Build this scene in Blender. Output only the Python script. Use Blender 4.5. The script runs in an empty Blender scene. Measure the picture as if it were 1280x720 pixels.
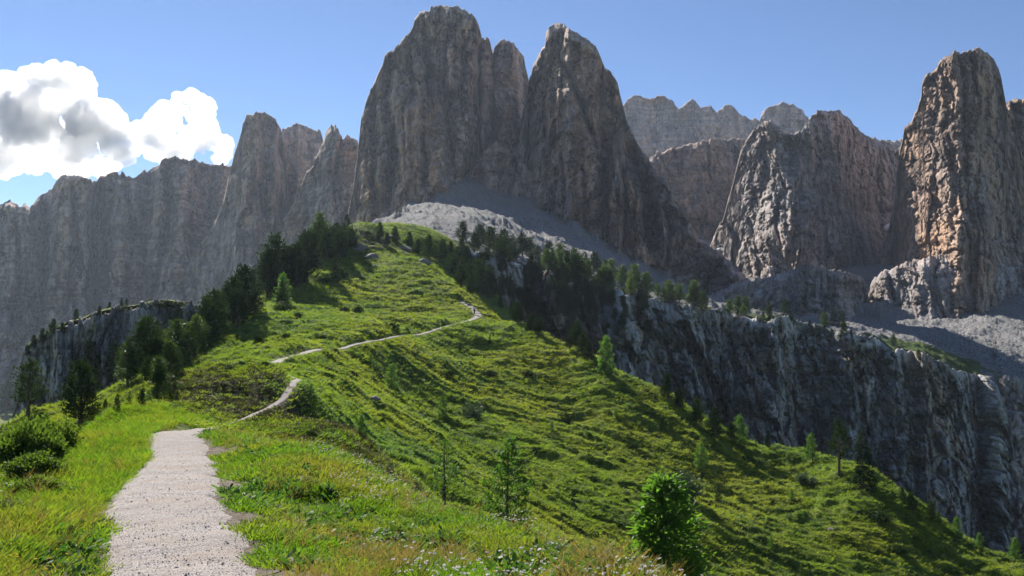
import bpy, bmesh, math, random
import numpy as np
from mathutils import Vector, Matrix

rnd = random.Random(11)
rng = np.random.default_rng(7)
S = bpy.context.scene
COL = S.collection

# ------------------------------------------------------------------ camera, sky, sun, exposure
F = 1108.0                      # focal length in photograph pixels (1280 wide, about 60 degrees)
PITCH = math.atan(70 / F)
EYE = Vector((0, 0, 1.65))
cam_d = bpy.data.cameras.new('camera')
cam_d.sensor_width = 36; cam_d.lens = 36 * F / 1280
cam_d.clip_start = 0.1; cam_d.clip_end = 30000
cam = bpy.data.objects.new('camera', cam_d); COL.objects.link(cam)
cam.location = EYE; cam.rotation_euler = (math.radians(90) + PITCH, 0, 0)
S.camera = cam

SUN_AZ, SUN_EL = math.radians(-26), math.radians(34)      # azimuth from +Y, negative is to the left
w = bpy.data.worlds.new('World'); S.world = w; w.use_nodes = True
nt = w.node_tree; bg = nt.nodes['Background']
sk = nt.nodes.new('ShaderNodeTexSky'); sk.sky_type = 'NISHITA'; sk.sun_disc = False
sk.sun_elevation = SUN_EL; sk.sun_rotation = SUN_AZ
sk.altitude = 3500; sk.air_density = 1.0; sk.dust_density = 0.1; sk.ozone_density = 4.5
nt.links.new(sk.outputs[0], bg.inputs[0]); bg.inputs[1].default_value = 0.062
sd = bpy.data.lights.new('sun', 'SUN'); sd.energy = 5.0; sd.angle = math.radians(0.5); sd.color = (1, .95, .86)
sun = bpy.data.objects.new('sun', sd); COL.objects.link(sun)
to_sun = Vector((math.sin(SUN_AZ) * math.cos(SUN_EL), math.cos(SUN_AZ) * math.cos(SUN_EL), math.sin(SUN_EL)))
sun.rotation_euler = to_sun.to_track_quat('Z', 'Y').to_euler()
S.view_settings.view_transform = 'Standard'; S.view_settings.look = 'None'
S.view_settings.gamma = 1; S.view_settings.exposure = 1.15
S.cycles.max_bounces = 8; S.cycles.transparent_max_bounces = 8
S.cycles.volume_bounces = 2
S.cycles.use_adaptive_sampling = True

# ------------------------------------------------------------------ numeric helpers
def sight(u, v, Y):
    """world point at forward distance Y on the sight line through photo pixel (u, v)"""
    u = np.asarray(u, float); v = np.asarray(v, float); Y = np.asarray(Y, float)
    dy = F * math.cos(PITCH) - (360 - v) * math.sin(PITCH)
    dz = F * math.sin(PITCH) + (360 - v) * math.cos(PITCH)
    k = Y / dy
    return (u - 640) * k, Y + 0 * u, EYE.z + dz * k

_perm = np.random.default_rng(3).permutation(4096)
_ga = np.random.default_rng(4).uniform(0, 2 * np.pi, 4096)
_gx, _gy = np.cos(_ga), np.sin(_ga)
def perlin(x, y):
    xi = np.floor(x).astype(np.int64); yi = np.floor(y).astype(np.int64)
    xf = x - xi; yf = y - yi
    u = xf * xf * xf * (xf * (xf * 6 - 15) + 10); v = yf * yf * yf * (yf * (yf * 6 - 15) + 10)
    def g(ix, iy, dx, dy):
        h = _perm[(_perm[ix & 4095] + iy) & 4095]
        return _gx[h] * dx + _gy[h] * dy
    a = g(xi, yi, xf, yf); b = g(xi + 1, yi, xf - 1, yf)
    c = g(xi, yi + 1, xf, yf - 1); d = g(xi + 1, yi + 1, xf - 1, yf - 1)
    return ((a + u * (b - a)) + v * ((c + u * (d - c)) - (a + u * (b - a)))) * 1.5
def fbm(x, y, o=5, gain=.5, seed=0.):
    r = 0; a = 1; s = 0
    for i in range(o):
        r = r + a * perlin(x + 17.3 * i + seed, y - 9.1 * i + seed * 1.7); s += a
        a *= gain; x = x * 2.03; y = y * 2.03
    return r / s
def ridged(x, y, o=5, gain=.5, seed=0.):
    r = 0; a = 1; s = 0
    for i in range(o):
        r = r + a * (1 - np.abs(perlin(x + 31.3 * i + seed, y + 7.7 * i + seed * 1.3)) * 2); s += a
        a *= gain; x = x * 2.07; y = y * 2.07
    return r / s
def facets(x, y, seed=0, tilt=1.0):
    """broken rock faces: every cell has its own offset and tilt; also returns distance to the nearest joint"""
    xi = np.floor(x).astype(np.int64); yi = np.floor(y).astype(np.int64); s = int(seed * 13) + 5
    b1 = np.full(x.shape, 9.); b2 = b1.copy(); val = np.zeros(x.shape)
    for dx in (-1, 0, 1):
        for dy in (-1, 0, 1):
            cx = xi + dx; cy = yi + dy
            h = _perm[(_perm[(cx + s) & 4095] + cy) & 4095]; h2 = _perm[(h + 77) & 4095]; h3 = _perm[(h + 901) & 4095]; h4 = _perm[(h2 + 333) & 4095]
            px = cx + .1 + h / 5120; py = cy + .1 + h2 / 5120
            ex = x - px; ey = y - py; d = np.maximum(np.abs(ex), np.abs(ey)) * .6 + np.hypot(ex, ey) * .4
            v = (h3 / 4096 - .5) + tilt * ((h4 / 4096 - .5) * ex * 2.2 + (h / 4096 - .5) * ey * 1.4)
            m = d < b1
            b2 = np.where(m, b1, np.minimum(b2, d)); val = np.where(m, v, val); b1 = np.where(m, d, b1)
    return val, b2 - b1
def sstep(a, b, x):
    t = np.clip((x - a) / (b - a), 0, 1); return t * t * (3 - 2 * t)

class RBF:
    def __init__(s, P, V, smooth=0.0):
        P = np.asarray(P, float); V = np.asarray(V, float); n = len(P)
        K = s.k(np.hypot(P[:, None, 0] - P[None, :, 0], P[:, None, 1] - P[None, :, 1])) + smooth * np.eye(n)
        Q = np.c_[np.ones(n), P]
        A = np.block([[K, Q], [Q.T, np.zeros((3, 3))]])
        s.w = np.linalg.solve(A, np.r_[V, 0, 0, 0]); s.P = P; s.n = n
    def k(s, r):
        return np.where(r > 1e-9, r * r * np.log(np.maximum(r, 1e-9)), 0)
    def __call__(s, x, y):
        sh = np.shape(x); x = np.ravel(x); y = np.ravel(y); out = np.empty(len(x))
        for i in range(0, len(x), 20000):
            xs, ys = x[i:i + 20000], y[i:i + 20000]
            K = s.k(np.hypot(xs[:, None] - s.P[None, :, 0], ys[:, None] - s.P[None, :, 1]))
            out[i:i + 20000] = K @ s.w[:s.n] + s.w[s.n] + s.w[s.n + 1] * xs + s.w[s.n + 2] * ys
        return out.reshape(sh)

def grid_mesh(name, X, Y, Z, mat, wrap=False, attrs=None, smooth=True):
    nr, nc = X.shape
    co = np.stack([X, Y, Z], -1).reshape(-1, 3).astype(np.float32)
    idx = np.arange(nr * nc).reshape(nr, nc)
    if wrap: idx = np.c_[idx, idx[:, :1]]
    q = np.stack([idx[:-1, :-1], idx[:-1, 1:], idx[1:, 1:], idx[1:, :-1]], -1).reshape(-1, 4).astype(np.int32)
    return raw_mesh(name, co, q, mat, attrs, smooth)
def raw_mesh(name, co, q, mat, attrs=None, smooth=False):
    me = bpy.data.meshes.new(name); k = q.shape[1]
    me.vertices.add(len(co)); me.vertices.foreach_set('co', np.ascontiguousarray(co, np.float32).ravel())
    me.loops.add(q.size); me.loops.foreach_set('vertex_index', np.ascontiguousarray(q, np.int32).ravel())
    me.polygons.add(len(q)); me.polygons.foreach_set('loop_start', np.arange(0, q.size, k, dtype=np.int32))
    me.polygons.foreach_set('use_smooth', np.full(len(q), smooth))
    me.update(calc_edges=True)
    for an, av in (attrs or {}).items():
        a = me.attributes.new(an, 'FLOAT', 'POINT'); a.data.foreach_set('value', np.ascontiguousarray(av, np.float32).ravel())
    if mat: me.materials.append(mat)
    return me
def link(name, me, parent=None, loc=(0, 0, 0)):
    o = bpy.data.objects.new(name, me); COL.objects.link(o); o.location = loc
    if parent: o.parent = parent
    return o
def structure(name, me, label=None):
    o = link(name, me); o['kind'] = 'structure'
    if label: o['label'] = label
    return o
def tag(o, label, cat, group=None, kind=None):
    o['label'] = label; o['category'] = cat
    if group: o['group'] = group
    if kind: o['kind'] = kind
    return o

# ------------------------------------------------------------------ node helpers
class N:
    def __init__(s, name):
        s.m = bpy.data.materials.new(name); s.m.use_nodes = True; s.t = s.m.node_tree
        s.t.nodes.clear(); s.out = s.t.nodes.new('ShaderNodeOutputMaterial')
    def n(s, typ, **kw):
        x = s.t.nodes.new('ShaderNode' + typ)
        for k, v in kw.items():
            if k.startswith('i_'): x.inputs[k[2:].replace('_', ' ')].default_value = v
            else: setattr(x, k, v)
        return x
    def l(s, a, b): s.t.links.new(a, b)
    def noise(s, vec, scale, detail=5, rough=.55, out='Fac', dist=0.):
        x = s.n('TexNoise'); x.inputs['Scale'].default_value = scale; x.inputs['Detail'].default_value = detail
        x.inputs['Roughness'].default_value = rough; x.inputs['Distortion'].default_value = dist
        s.l(vec, x.inputs['Vector']); return x.outputs[out]
    def map(s, vec, sc, loc=(0, 0, 0), rot=(0, 0, 0)):
        x = s.n('Mapping'); x.inputs['Scale'].default_value = sc; x.inputs['Location'].default_value = loc
        x.inputs['Rotation'].default_value = rot
        s.l(vec, x.inputs['Vector']); return x.outputs[0]
    def ramp(s, fac, pts):
        x = s.n('ValToRGB'); e = x.color_ramp.elements
        while len(e) < len(pts): e.new(.5)
        for i, (p, c) in enumerate(pts):
            e[i].position = p
            e[i].color = (c, c, c, 1) if not hasattr(c, '__len__') else tuple(c) + (1,)
        s.l(fac, x.inputs[0]); return x.outputs[0]
    def mix(s, fac, a, b, mode='MIX'):
        x = s.n('Mix', data_type='RGBA', blend_type=mode)
        for inp, v in ((x.inputs[0], fac), (x.inputs[6], a), (x.inputs[7], b)):
            if hasattr(v, 'is_linked') or hasattr(v, 'links'): s.l(v, inp)
            elif hasattr(v, '__len__'): inp.default_value = tuple(v) + (1,)
            else: inp.default_value = v
        return x.outputs[2]
    def math(s, op, a, b=None):
        x = s.n('Math', operation=op)
        for inp, v in ((x.inputs[0], a), (x.inputs[1], b)):
            if v is None: continue
            if hasattr(v, 'links'): s.l(v, inp)
            else: inp.default_value = v
        return x.outputs[0]

def rock_material(name, base, dark, ochre, scale=1.0, ochre_amt=.5, pale=(.30, .30, .31), pale_amt=.3, bump=1.0, streak=.6, rust=(.47, .58), dip=0., moss=0.):
    m = N(name); g0 = m.n('NewGeometry').outputs['Position']
    g = m.map(g0, (1, 1, 1), rot=(0, dip, 0)) if dip else g0
    p = m.map(g, (scale, scale, scale))
    v1 = m.noise(m.map(g, (scale * .045, scale * .045, scale * .016)), 1.0, 9, .66, dist=.6)
    col = m.ramp(v1, [(.40, dark), (.49, tuple((a_ + b_) * .5 for a_, b_ in zip(dark, base))), (.55, base), (.64, tuple(min(1, c * 1.25) for c in base))])
    # ochre and rusty panels where slabs have come away, elongated downwards
    o1 = m.ramp(m.noise(m.map(g, (scale * .020, scale * .020, scale * .009)), 1.0, 7, .66, dist=.5), [(rust[0], 0.), (rust[1], 1.)])
    o1 = m.math('MULTIPLY', o1, m.ramp(m.noise(m.map(g, (scale * .11, scale * .11, scale * .03)), 1.0, 6, .7), [(.40, 0.), (.56, 1.)]))
    col = m.mix(m.math('MULTIPLY', o1, ochre_amt), col, ochre)
    o2 = m.ramp(m.noise(m.map(g, (scale * .026, scale * .026, scale * .018), (50, 9, 3)), 1.0, 9, .72), [(.5, 0.), (.62, 1.)])
    col = m.mix(m.math('MULTIPLY', o2, pale_amt), col, pale)
    # water streaks
    s1 = m.ramp(m.noise(m.map(g, (scale * .16, scale * .16, scale * .007)), 1.0, 5, .6), [(.46, .30), (.54, 1.)])
    s1 = m.mix(m.math('MULTIPLY', m.ramp(m.noise(p, .012, 4), [(.42, .1), (.58, 1.)]), .8 * streak), (1, 1, 1), s1)
    col = m.mix(1.0, col, s1, 'MULTIPLY')
    # joints: crack shadow painted into the colour between the blocks, taller than wide
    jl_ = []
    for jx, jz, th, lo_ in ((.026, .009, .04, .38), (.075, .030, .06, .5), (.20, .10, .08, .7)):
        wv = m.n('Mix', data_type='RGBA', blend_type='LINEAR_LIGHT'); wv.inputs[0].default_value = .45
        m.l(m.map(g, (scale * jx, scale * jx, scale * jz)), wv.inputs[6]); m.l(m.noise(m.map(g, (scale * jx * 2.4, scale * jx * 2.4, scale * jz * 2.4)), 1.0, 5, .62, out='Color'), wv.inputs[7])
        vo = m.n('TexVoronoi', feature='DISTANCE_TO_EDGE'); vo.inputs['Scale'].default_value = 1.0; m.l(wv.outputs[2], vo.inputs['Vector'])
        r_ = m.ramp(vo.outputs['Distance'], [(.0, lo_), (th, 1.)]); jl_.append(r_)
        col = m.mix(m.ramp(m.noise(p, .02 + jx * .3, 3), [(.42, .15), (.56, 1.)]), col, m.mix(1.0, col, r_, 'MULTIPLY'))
    # bedding
    b1 = m.ramp(m.noise(m.map(g, (scale * .008, scale * .008, scale * .22)), 1.0, 5, .6), [(.40, .62), (.60, 1.28)])
    col = m.mix(m.ramp(m.noise(p, .009, 3), [(.45, .1), (.6, .95)]), col, b1, 'MULTIPLY')
    if moss:
        mm = m.math('MULTIPLY', m.ramp(m.noise(m.map(g, (scale * .04, scale * .04, scale * .09)), 1.0, 8, .72), [(.54, 0.), (.60, 1.)]), moss)
        col = m.mix(mm, col, (.035, .050, .020))
    col = m.mix(.6, col, m.ramp(m.noise(m.map(g, (scale * .6, scale * .6, scale * .25)), 1.0, 6, .7), [(.36, .6), (.64, 1.35)]), 'MULTIPLY')
    b = m.n('BsdfPrincipled'); b.inputs['Roughness'].default_value = .95; b.inputs['Specular IOR Level'].default_value = .12
    m.l(col, b.inputs['Base Color'])
    h = m.math('ADD', m.noise(m.map(g, (scale * .35, scale * .35, scale * .12)), 1.0, 8, .72),
               m.math('MULTIPLY', m.noise(m.map(g, (scale * .06, scale * .06, scale * .9)), 1.0, 4, .6), .35))
    bp = m.n('Bump'); bp.inputs['Strength'].default_value = .9; bp.inputs['Distance'].default_value = .7 * bump / scale
    h = m.math('ADD', h, m.math('MULTIPLY', jl_[1], .9)); h = m.math('ADD', h, m.math('MULTIPLY', jl_[0], 1.4))
    m.l(h, bp.inputs['Height']); m.l(bp.outputs[0], b.inputs['Normal']); m.l(b.outputs[0], m.out.inputs[0])
    return m.m

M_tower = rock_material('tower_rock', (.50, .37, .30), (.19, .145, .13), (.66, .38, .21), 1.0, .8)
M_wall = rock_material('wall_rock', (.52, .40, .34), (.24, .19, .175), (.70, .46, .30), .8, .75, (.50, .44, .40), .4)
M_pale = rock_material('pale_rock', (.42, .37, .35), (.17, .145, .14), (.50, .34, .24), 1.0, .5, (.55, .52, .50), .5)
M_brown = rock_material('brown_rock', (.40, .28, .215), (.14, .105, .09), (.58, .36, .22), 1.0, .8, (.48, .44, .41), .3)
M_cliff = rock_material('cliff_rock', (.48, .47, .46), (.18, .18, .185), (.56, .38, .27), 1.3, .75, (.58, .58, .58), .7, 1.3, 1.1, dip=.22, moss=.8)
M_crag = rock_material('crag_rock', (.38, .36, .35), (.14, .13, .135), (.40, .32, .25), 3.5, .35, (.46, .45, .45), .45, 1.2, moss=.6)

def scree_material():
    m = N('scree'); g = m.n('NewGeometry'); p = g.outputs['Position']
    c = m.ramp(m.noise(p, .9, 6, .8), [(.40, (.07, .07, .072)), (.5, (.18, .178, .175)), (.62, (.36, .35, .34))])
    c = m.mix(m.ramp(m.noise(p, .012, 5), [(.42, 0.), (.62, .55)]), c, (.26, .245, .24))
    gr = m.n('Attribute', attribute_name='green').outputs['Fac']
    gm = m.math('MULTIPLY', gr, 1.0)
    gm = m.ramp(m.math('ADD', gm, m.math('MULTIPLY', m.math('SUBTRACT', m.noise(p, .05, 8, .75), .5), 3.0)), [(.45, 0.), (.6, 1.)])
    gc = m.ramp(m.noise(p, .25, 5, .7), [(.35, (.03, .05, .015)), (.6, (.085, .125, .03))])
    c = m.mix(gm, c, gc)
    b = m.n('BsdfPrincipled'); b.inputs['Roughness'].default_value = 1; b.inputs['Specular IOR Level'].default_value = .1
    m.l(c, b.inputs['Base Color'])
    bp = m.n('Bump'); bp.inputs['Strength'].default_value = .8; bp.inputs['Distance'].default_value = 1.6
    m.l(m.noise(p, .7, 7, .75), bp.inputs['Height']); m.l(bp.outputs[0], b.inputs['Normal']); m.l(b.outputs[0], m.out.inputs[0])
    return m.m
M_scree = scree_material()

def turf_material():
    m = N('turf'); g = m.n('NewGeometry'); p = g.outputs['Position']
    heath = m.n('Attribute', attribute_name='heath').outputs['Fac']
    bare = m.n('Attribute', attribute_name='bare').outputs['Fac']
    lush = m.n('Attribute', attribute_name='lush').outputs['Fac']
    c = m.ramp(m.noise(p, .35, 8, .72), [(.38, (.032, .046, .010)), (.5, (.09, .125, .020)), (.62, (.17, .20, .035))])
    c2 = m.ramp(m.noise(p, .06, 5, .6), [(.35, (.8, .95, .8)), (.65, (1.25, 1.05, .9))])
    c = m.mix(.8, c, c2, 'MULTIPLY')
    c = m.mix(lush, c, (.10, .19, .045))
    hn = m.ramp(m.math('ADD', heath, m.math('MULTIPLY', m.math('SUBTRACT', m.noise(p, .5, 7, .75), .5), 1.6)), [(.45, 0.), (.75, .8)])
    c = m.mix(hn, c, m.ramp(m.noise(p, 2.5, 5, .7), [(.35, (.040, .038, .022)), (.65, (.115, .088, .062))]))
    bn = m.ramp(m.math('ADD', bare, m.math('MULTIPLY', m.math('SUBTRACT', m.noise(p, 1.6, 7, .75), .5), 1.2)), [(.5, 0.), (.7, 1.)])
    c = m.mix(bn, c, m.ramp(m.noise(p, 6, 5, .7), [(.3, (.09, .065, .045)), (.7, (.30, .25, .20))]))
    b = m.n('BsdfPrincipled'); b.inputs['Roughness'].default_value = 1; b.inputs['Specular IOR Level'].default_value = .1
    m.l(c, b.inputs['Base Color'])
    bp = m.n('Bump'); bp.inputs['Strength'].default_value = .8; bp.inputs['Distance'].default_value = .35
    m.l(m.noise(p, 1.7, 8, .8), bp.inputs['Height']); m.l(bp.outputs[0], b.inputs['Normal']); m.l(b.outputs[0], m.out.inputs[0])
    return m.m
M_turf = turf_material()

def leaf_material(name, lo, hi, trans=.45, tcol=None, patch=.15, patchcol=None, rough=.6):
    m = N(name); p = m.n('NewGeometry').outputs['Position']; r = m.n('ObjectInfo').outputs['Random']
    f = m.math('ADD', m.math('MULTIPLY', m.noise(p, patch * 6, 4, .7), .7), m.math('MULTIPLY', r, .3))
    c = m.ramp(f, [(.3, lo), (.7, hi)])
    if patchcol: c = m.mix(m.ramp(m.noise(p, patch, 5, .7), [(.45, 0.), (.62, .75)]), c, patchcol)
    d = m.n('BsdfPrincipled'); d.inputs['Roughness'].default_value = rough; d.inputs['Specular IOR Level'].default_value = .25 if rough < .9 else .05
    m.l(c, d.inputs['Base Color'])
    t = m.n('BsdfTranslucent'); tc = m.mix(1.0, c, tcol or (1.5, 1.6, .6), 'MULTIPLY'); m.l(tc, t.inputs['Color'])
    x = m.n('MixShader'); x.inputs[0].default_value = trans
    m.l(d.outputs[0], x.inputs[1]); m.l(t.outputs[0], x.inputs[2]); m.l(x.outputs[0], m.out.inputs[0])
    return m.m
M_grass = leaf_material('grass_blade', (.060, .120, .012), (.13, .22, .022), .5, (1.6, 1.7, .6), .35, (.20, .19, .04))
M_grassfar = leaf_material('hill_grass', (.055, .095, .013), (.17, .235, .030), .5, (1.65, 1.7, .6), .05, (.20, .215, .035))
M_lush = leaf_material('lush_grass', (.09, .16, .03), (.16, .24, .05), .5, (1.5, 1.6, .7), .2)
M_straw = leaf_material('dry_grass', (.17, .14, .04), (.26, .20, .07), .4, (1.3, 1.2, .8), .5)
M_heath = leaf_material('heather', (.030, .035, .014), (.085, .080, .035), .25, (1.3, 1.3, .7), .3)
M_leafy = leaf_material('herb_leaf', (.035, .080, .020), (.085, .15, .035), .4, (1.5, 1.7, .7), .5)
M_bush = leaf_material('bush_leaf', (.035, .070, .015), (.095, .14, .028), .45, (1.5, 1.6, .6), .6)
M_pine = leaf_material('pine_needles', (.018, .032, .014), (.045, .070, .024), .15, (1.4, 1.6, .6), .4, rough=.95)
M_larch = leaf_material('larch_needles', (.045, .090, .020), (.095, .165, .030), .42, (1.5, 1.8, .7), .4)
M_brightlarch = leaf_material('bright_larch_needles', (.062, .120, .022), (.12, .205, .035), .5, (1.5, 1.8, .7), .4)
M_olive = leaf_material('olive_needles', (.030, .052, .014), (.075, .11, .026), .3, (1.5, 1.7, .6), .4)
M_shrub = leaf_material('shrub_leaf', (.04, .065, .03), (.11, .14, .08), .2, (1.3, 1.5, .8), .6)
M_petal = leaf_material('petal', (.50, .42, .42), (.75, .72, .68), .3, (1, 1, 1), .4)
M_yellow = leaf_material('yellow_petal', (.55, .38, .02), (.70, .55, .05), .3, (1, 1, 1), .4)
def simple(name, lo, hi, scale=8, rough=.9, bump=.02):
    m = N(name); p = m.n('NewGeometry').outputs['Position']
    c = m.ramp(m.noise(p, scale, 6, .7), [(.3, lo), (.7, hi)])
    b = m.n('BsdfPrincipled'); b.inputs['Roughness'].default_value = rough; b.inputs['Specular IOR Level'].default_value = .2
    m.l(c, b.inputs['Base Color']); bp = m.n('Bump'); bp.inputs['Distance'].default_value = bump
    m.l(m.noise(p, scale * 2, 6, .7), bp.inputs['Height']); m.l(bp.outputs[0], b.inputs['Normal'])
    m.l(b.outputs[0], m.out.inputs[0]); return m.m
M_bark = simple('bark', (.05, .035, .025), (.16, .12, .09))
M_stone = simple('stone', (.10, .085, .08), (.26, .23, .21), 2.5, .95, .08)
M_snow = simple('snow', (.70, .74, .80), (.86, .88, .92), .5, .6, .3)
M_gravel_stone = simple('gravel_stone', (.28, .25, .235), (.55, .50, .47), 9, .9, .01)

def gravel_material():
    m = N('gravel'); p = m.n('NewGeometry').outputs['Position']
    v = m.n('TexVoronoi'); v.inputs['Scale'].default_value = 60; m.l(p, v.inputs['Vector'])
    c = m.ramp(v.outputs['Color'], [(.0, (.27, .235, .225)), (.45, (.43, .385, .365)), (1., (.60, .55, .52))])
    c = m.mix(1.0, c, m.ramp(v.outputs['Distance'], [(.25, 1.), (.75, .45)]), 'MULTIPLY')
    d = m.ramp(m.noise(p, 1.3, 7, .72), [(.42, 0.), (.62, .7)])
    c = m.mix(d, c, (.30, .245, .205))
    b = m.n('BsdfPrincipled'); b.inputs['Roughness'].default_value = .95; b.inputs['Specular IOR Level'].default_value = .15
    m.l(c, b.inputs['Base Color']); bp = m.n('Bump'); bp.inputs['Strength'].default_value = .9; bp.inputs['Distance'].default_value = .02
    h = m.math('SUBTRACT', m.noise(p, 14, 6, .7), m.math('MULTIPLY', v.outputs['Distance'], .8))
    m.l(h, bp.inputs['Height']); m.l(bp.outputs[0], b.inputs['Normal']); m.l(b.outputs[0], m.out.inputs[0]); return m.m
M_gravel = gravel_material()

# ------------------------------------------------------------------ the grassy ridge and hill: surveyed heights
CP = []          # (theta, ln r, z)
def cp_world(x, y, z): CP.append((math.atan2(x, y), math.log(math.hypot(x, y)), z))
def cp(u, v, Y):
    x, y, z = sight(u, v, Y); cp_world(float(x), float(y), float(z))
def cu(u, Y, z): cp_world((u - 640) / F * Y, Y, z)
for a in (-55, -30, -10, 10, 30, 55):
    cp_world(math.sin(math.radians(a)) * 2, math.cos(math.radians(a)) * 2, -.02)
for p in [(230,720,7.3),(205,650,10.5),(205,600,14.5),(220,570,20),(215,541,29),(-100,720,7.3),(60,720,7.4),(90,640,11),(0,640,11.5),(100,580,19),(0,590,18),(120,545,27),
          (400,700,8.4),(500,720,8),(650,715,9),(400,640,13),(520,660,12.5),
          (800,722,9.5),(700,690,11.5),(600,655,14),(500,618,17.5),(430,592,21),(340,562,27),(262,543,31),
          (250,538,33),(300,524,47),(350,508,52),(378,485,57),(300,467,63),(335,463,63),(365,470,60),(240,477,58),(190,493,52),(140,516,43),(260,500,52),(210,525,41),
          (400,530,47),(450,545,46),(430,565,40),(480,595,38),(520,606,40),
          (395,492,66),(450,535,64),(520,590,58),(480,562,62),(420,505,66),(470,530,74),(530,570,68),(580,612,62),
          # left flank
          (260,464,84),(200,480,88),(150,500,86),(100,520,82),(40,528,84),(230,455,105),(300,440,112),(250,430,130),(300,400,150),(280,410,150),
          (360,430,125),(340,380,180),(400,340,215),(400,380,185),(360,350,205),(420,310,245),(455,281,264),(440,284,262),(500,282,285),(540,288,292),(470,300,252),
          # hill face
          (450,330,232),(500,330,228),(560,380,198),(480,360,213),(450,400,172),(520,395,180),(595,400,186),
          (328,462,82),(400,442,106),(450,430,125),(500,421,145),(560,410,170),
          (450,460,112),(550,440,152),(400,470,88),(500,480,120),(600,450,156),(470,505,98),(600,520,120),(700,500,145),(700,560,115),(800,560,128),(640,480,145),
          (620,600,88),(560,560,92),(520,540,88),(700,640,82),(760,700,72),(850,640,98),(900,600,126),(1000,650,112),(900,720,82),(1100,700,103),(1000,720,92),(1200,730,104),(1000,600,132),
          (545,630,54),(640,668,52),(830,745,45),
          # spine running down to the right
          (480,305,252),(500,312,246),(530,335,227),(570,366,206),(600,387,194),(667,417,182),(746,462,171),(829,504,161),(900,545,152),(935,560,149),
          (1010,572,145),(1060,590,139),(1095,605,133),(1180,660,122),(1280,712,112),(1400,790,100),(520,318,264),(560,342,262),(600,368,264),(640,396,268),(560,300,292),(600,345,300)]:
    cp(*p)
for p in [(800,16,-5),(700,19,-5.5),(600,24,-6),(500,28,-5.2),(430,32,-4),(900,14,-5),(1100,12,-5.5),(1300,10,-5.5),(900,30,-11),(1100,32,-15),(1300,35,-19),(640,40,-9),(1100,65,-21),(1300,70,-25),
          (400,56,-3.4),(450,53,-5.4),(500,50,-6.6),(530,49,-7.2),(545,20,-1.6+-2),(-200,15,-2.5),(-100,25,-5),(0,32,-5),(60,40,-5),(120,50,-4.5),(-200,50,-15),(0,60,-7),
          # behind the left crest
          (-150,110,-28),(0,120,-16),(60,125,-14),(120,130,-10),(180,150,-6),(220,175,-4),(280,240,-4),(330,275,4),(400,300,18),(-150,250,-50),(60,250,-45),(220,300,-45),(350,360,-30),
          # behind the spine
          (667,222,-12),(746,202,-30),(829,192,-38),(935,178,-44),(1060,165,-48),(1180,150,-52),(1280,142,-56),(1400,130,-60),
          (746,280,-60),(935,280,-78),(1180,280,-85),(1400,260,-90),(455,330,25),(1060,220,-66),(850,230,-58)]:
    cu(*p)
for a in (-46, -36, -28, -18, -8, 2, 12, 22, 32, 46):
    for r in (480, 900):
        cp_world(math.sin(math.radians(a)) * r, math.cos(math.radians(a)) * r, -85 if a > 0 else -70)
_c = np.array(CP); AS = 2.2
terr_rbf = RBF(np.c_[_c[:, 0] * AS, _c[:, 1]], _c[:, 2], .0004)
def base_h(x, y):
    r = np.maximum(np.hypot(x, y), 2.0); th = np.arctan2(x, y)
    lim = math.radians(46); t = np.clip(th, -lim, lim)
    rr = np.clip(r, 2, 700)
    z = terr_rbf(t * AS, np.log(rr))
    out = sstep(lim, lim * 1.8, np.abs(th))
    z = z * (1 - out) + (-.02 - np.minimum(r, 500) * .12) * out
    z = np.maximum(z, -95)
    return z * sstep(1.2, 3.0, np.hypot(x, y))
def march(u, v, y0=5, y1=330, n=1500):
    Y = np.exp(np.linspace(math.log(y0), math.log(y1), n)); x, y, z = sight(u, v, Y)
    d = z - base_h(x, y); k = np.argmax(d < 0)
    if not (d < 0).any(): k = n - 1
    return float(x[k]), float(y[k])

# the footpath, in plan, with its half width
pw = []
for u, v, hw in [(233,760,.58),(232,720,.60),(215,660,.66),(207,620,.70),(215,590,.70),(227,570,.66),(215,546,.64)]:
    x, y = march(u, v, 3, 60); pw.append((x, y, hw))
for u, v, Y, hw in [(232,540,31,.50),(255,536,35,.24),(300,524,47,.17),(335,514,51,.18),(358,503,54,.26),(370,492,58,.32),(374,485,61,.34)]:
    x, y, _ = sight(u, v, Y); pw.append((float(x), float(y), hw))
for u, Y, hw in [(369, 65, .35), (352, 71, .35), (334, 77, .4)]:
    pw.append(((u - 640) / F * Y, Y, hw))
for u, v, hw in [(330,462,.6),(350,455,.62),(380,446,.5),(410,440,.42),(450,431,.38),(490,424,.38),(530,417,.42),(565,409,.45),(585,403,.55),(598,398,.8),(597,392,.7),(590,384,.7),(580,378,.6),(570,372,.5)]:
    x, y = march(u, v, 66, 320); pw.append((x, y, hw))
pw = np.array(pw)
def resample(P, n):
    d = np.r_[0, np.cumsum(np.hypot(*np.diff(P[:, :2], axis=0).T))]
    # Catmull-Rom style smoothing by repeated corner cutting
    Q = P
    for _ in range(3):
        A = Q[:-1] * .75 + Q[1:] * .25; B = Q[:-1] * .25 + Q[1:] * .75
        Q = np.vstack([Q[:1], np.stack([A, B], 1).reshape(-1, Q.shape[1]), Q[-1:]])
    d = np.r_[0, np.cumsum(np.hypot(*np.diff(Q[:, :2], axis=0).T))]
    t = np.geomspace(1, 1 + d[-1] / 4, n); t = (t - 1) / (t[-1] - 1) * d[-1]
    return np.stack([np.interp(t, d, Q[:, k]) for k in range(Q.shape[1])], 1)
path = resample(pw, 700)
path_z = base_h(path[:, 0], path[:, 1])
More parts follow.
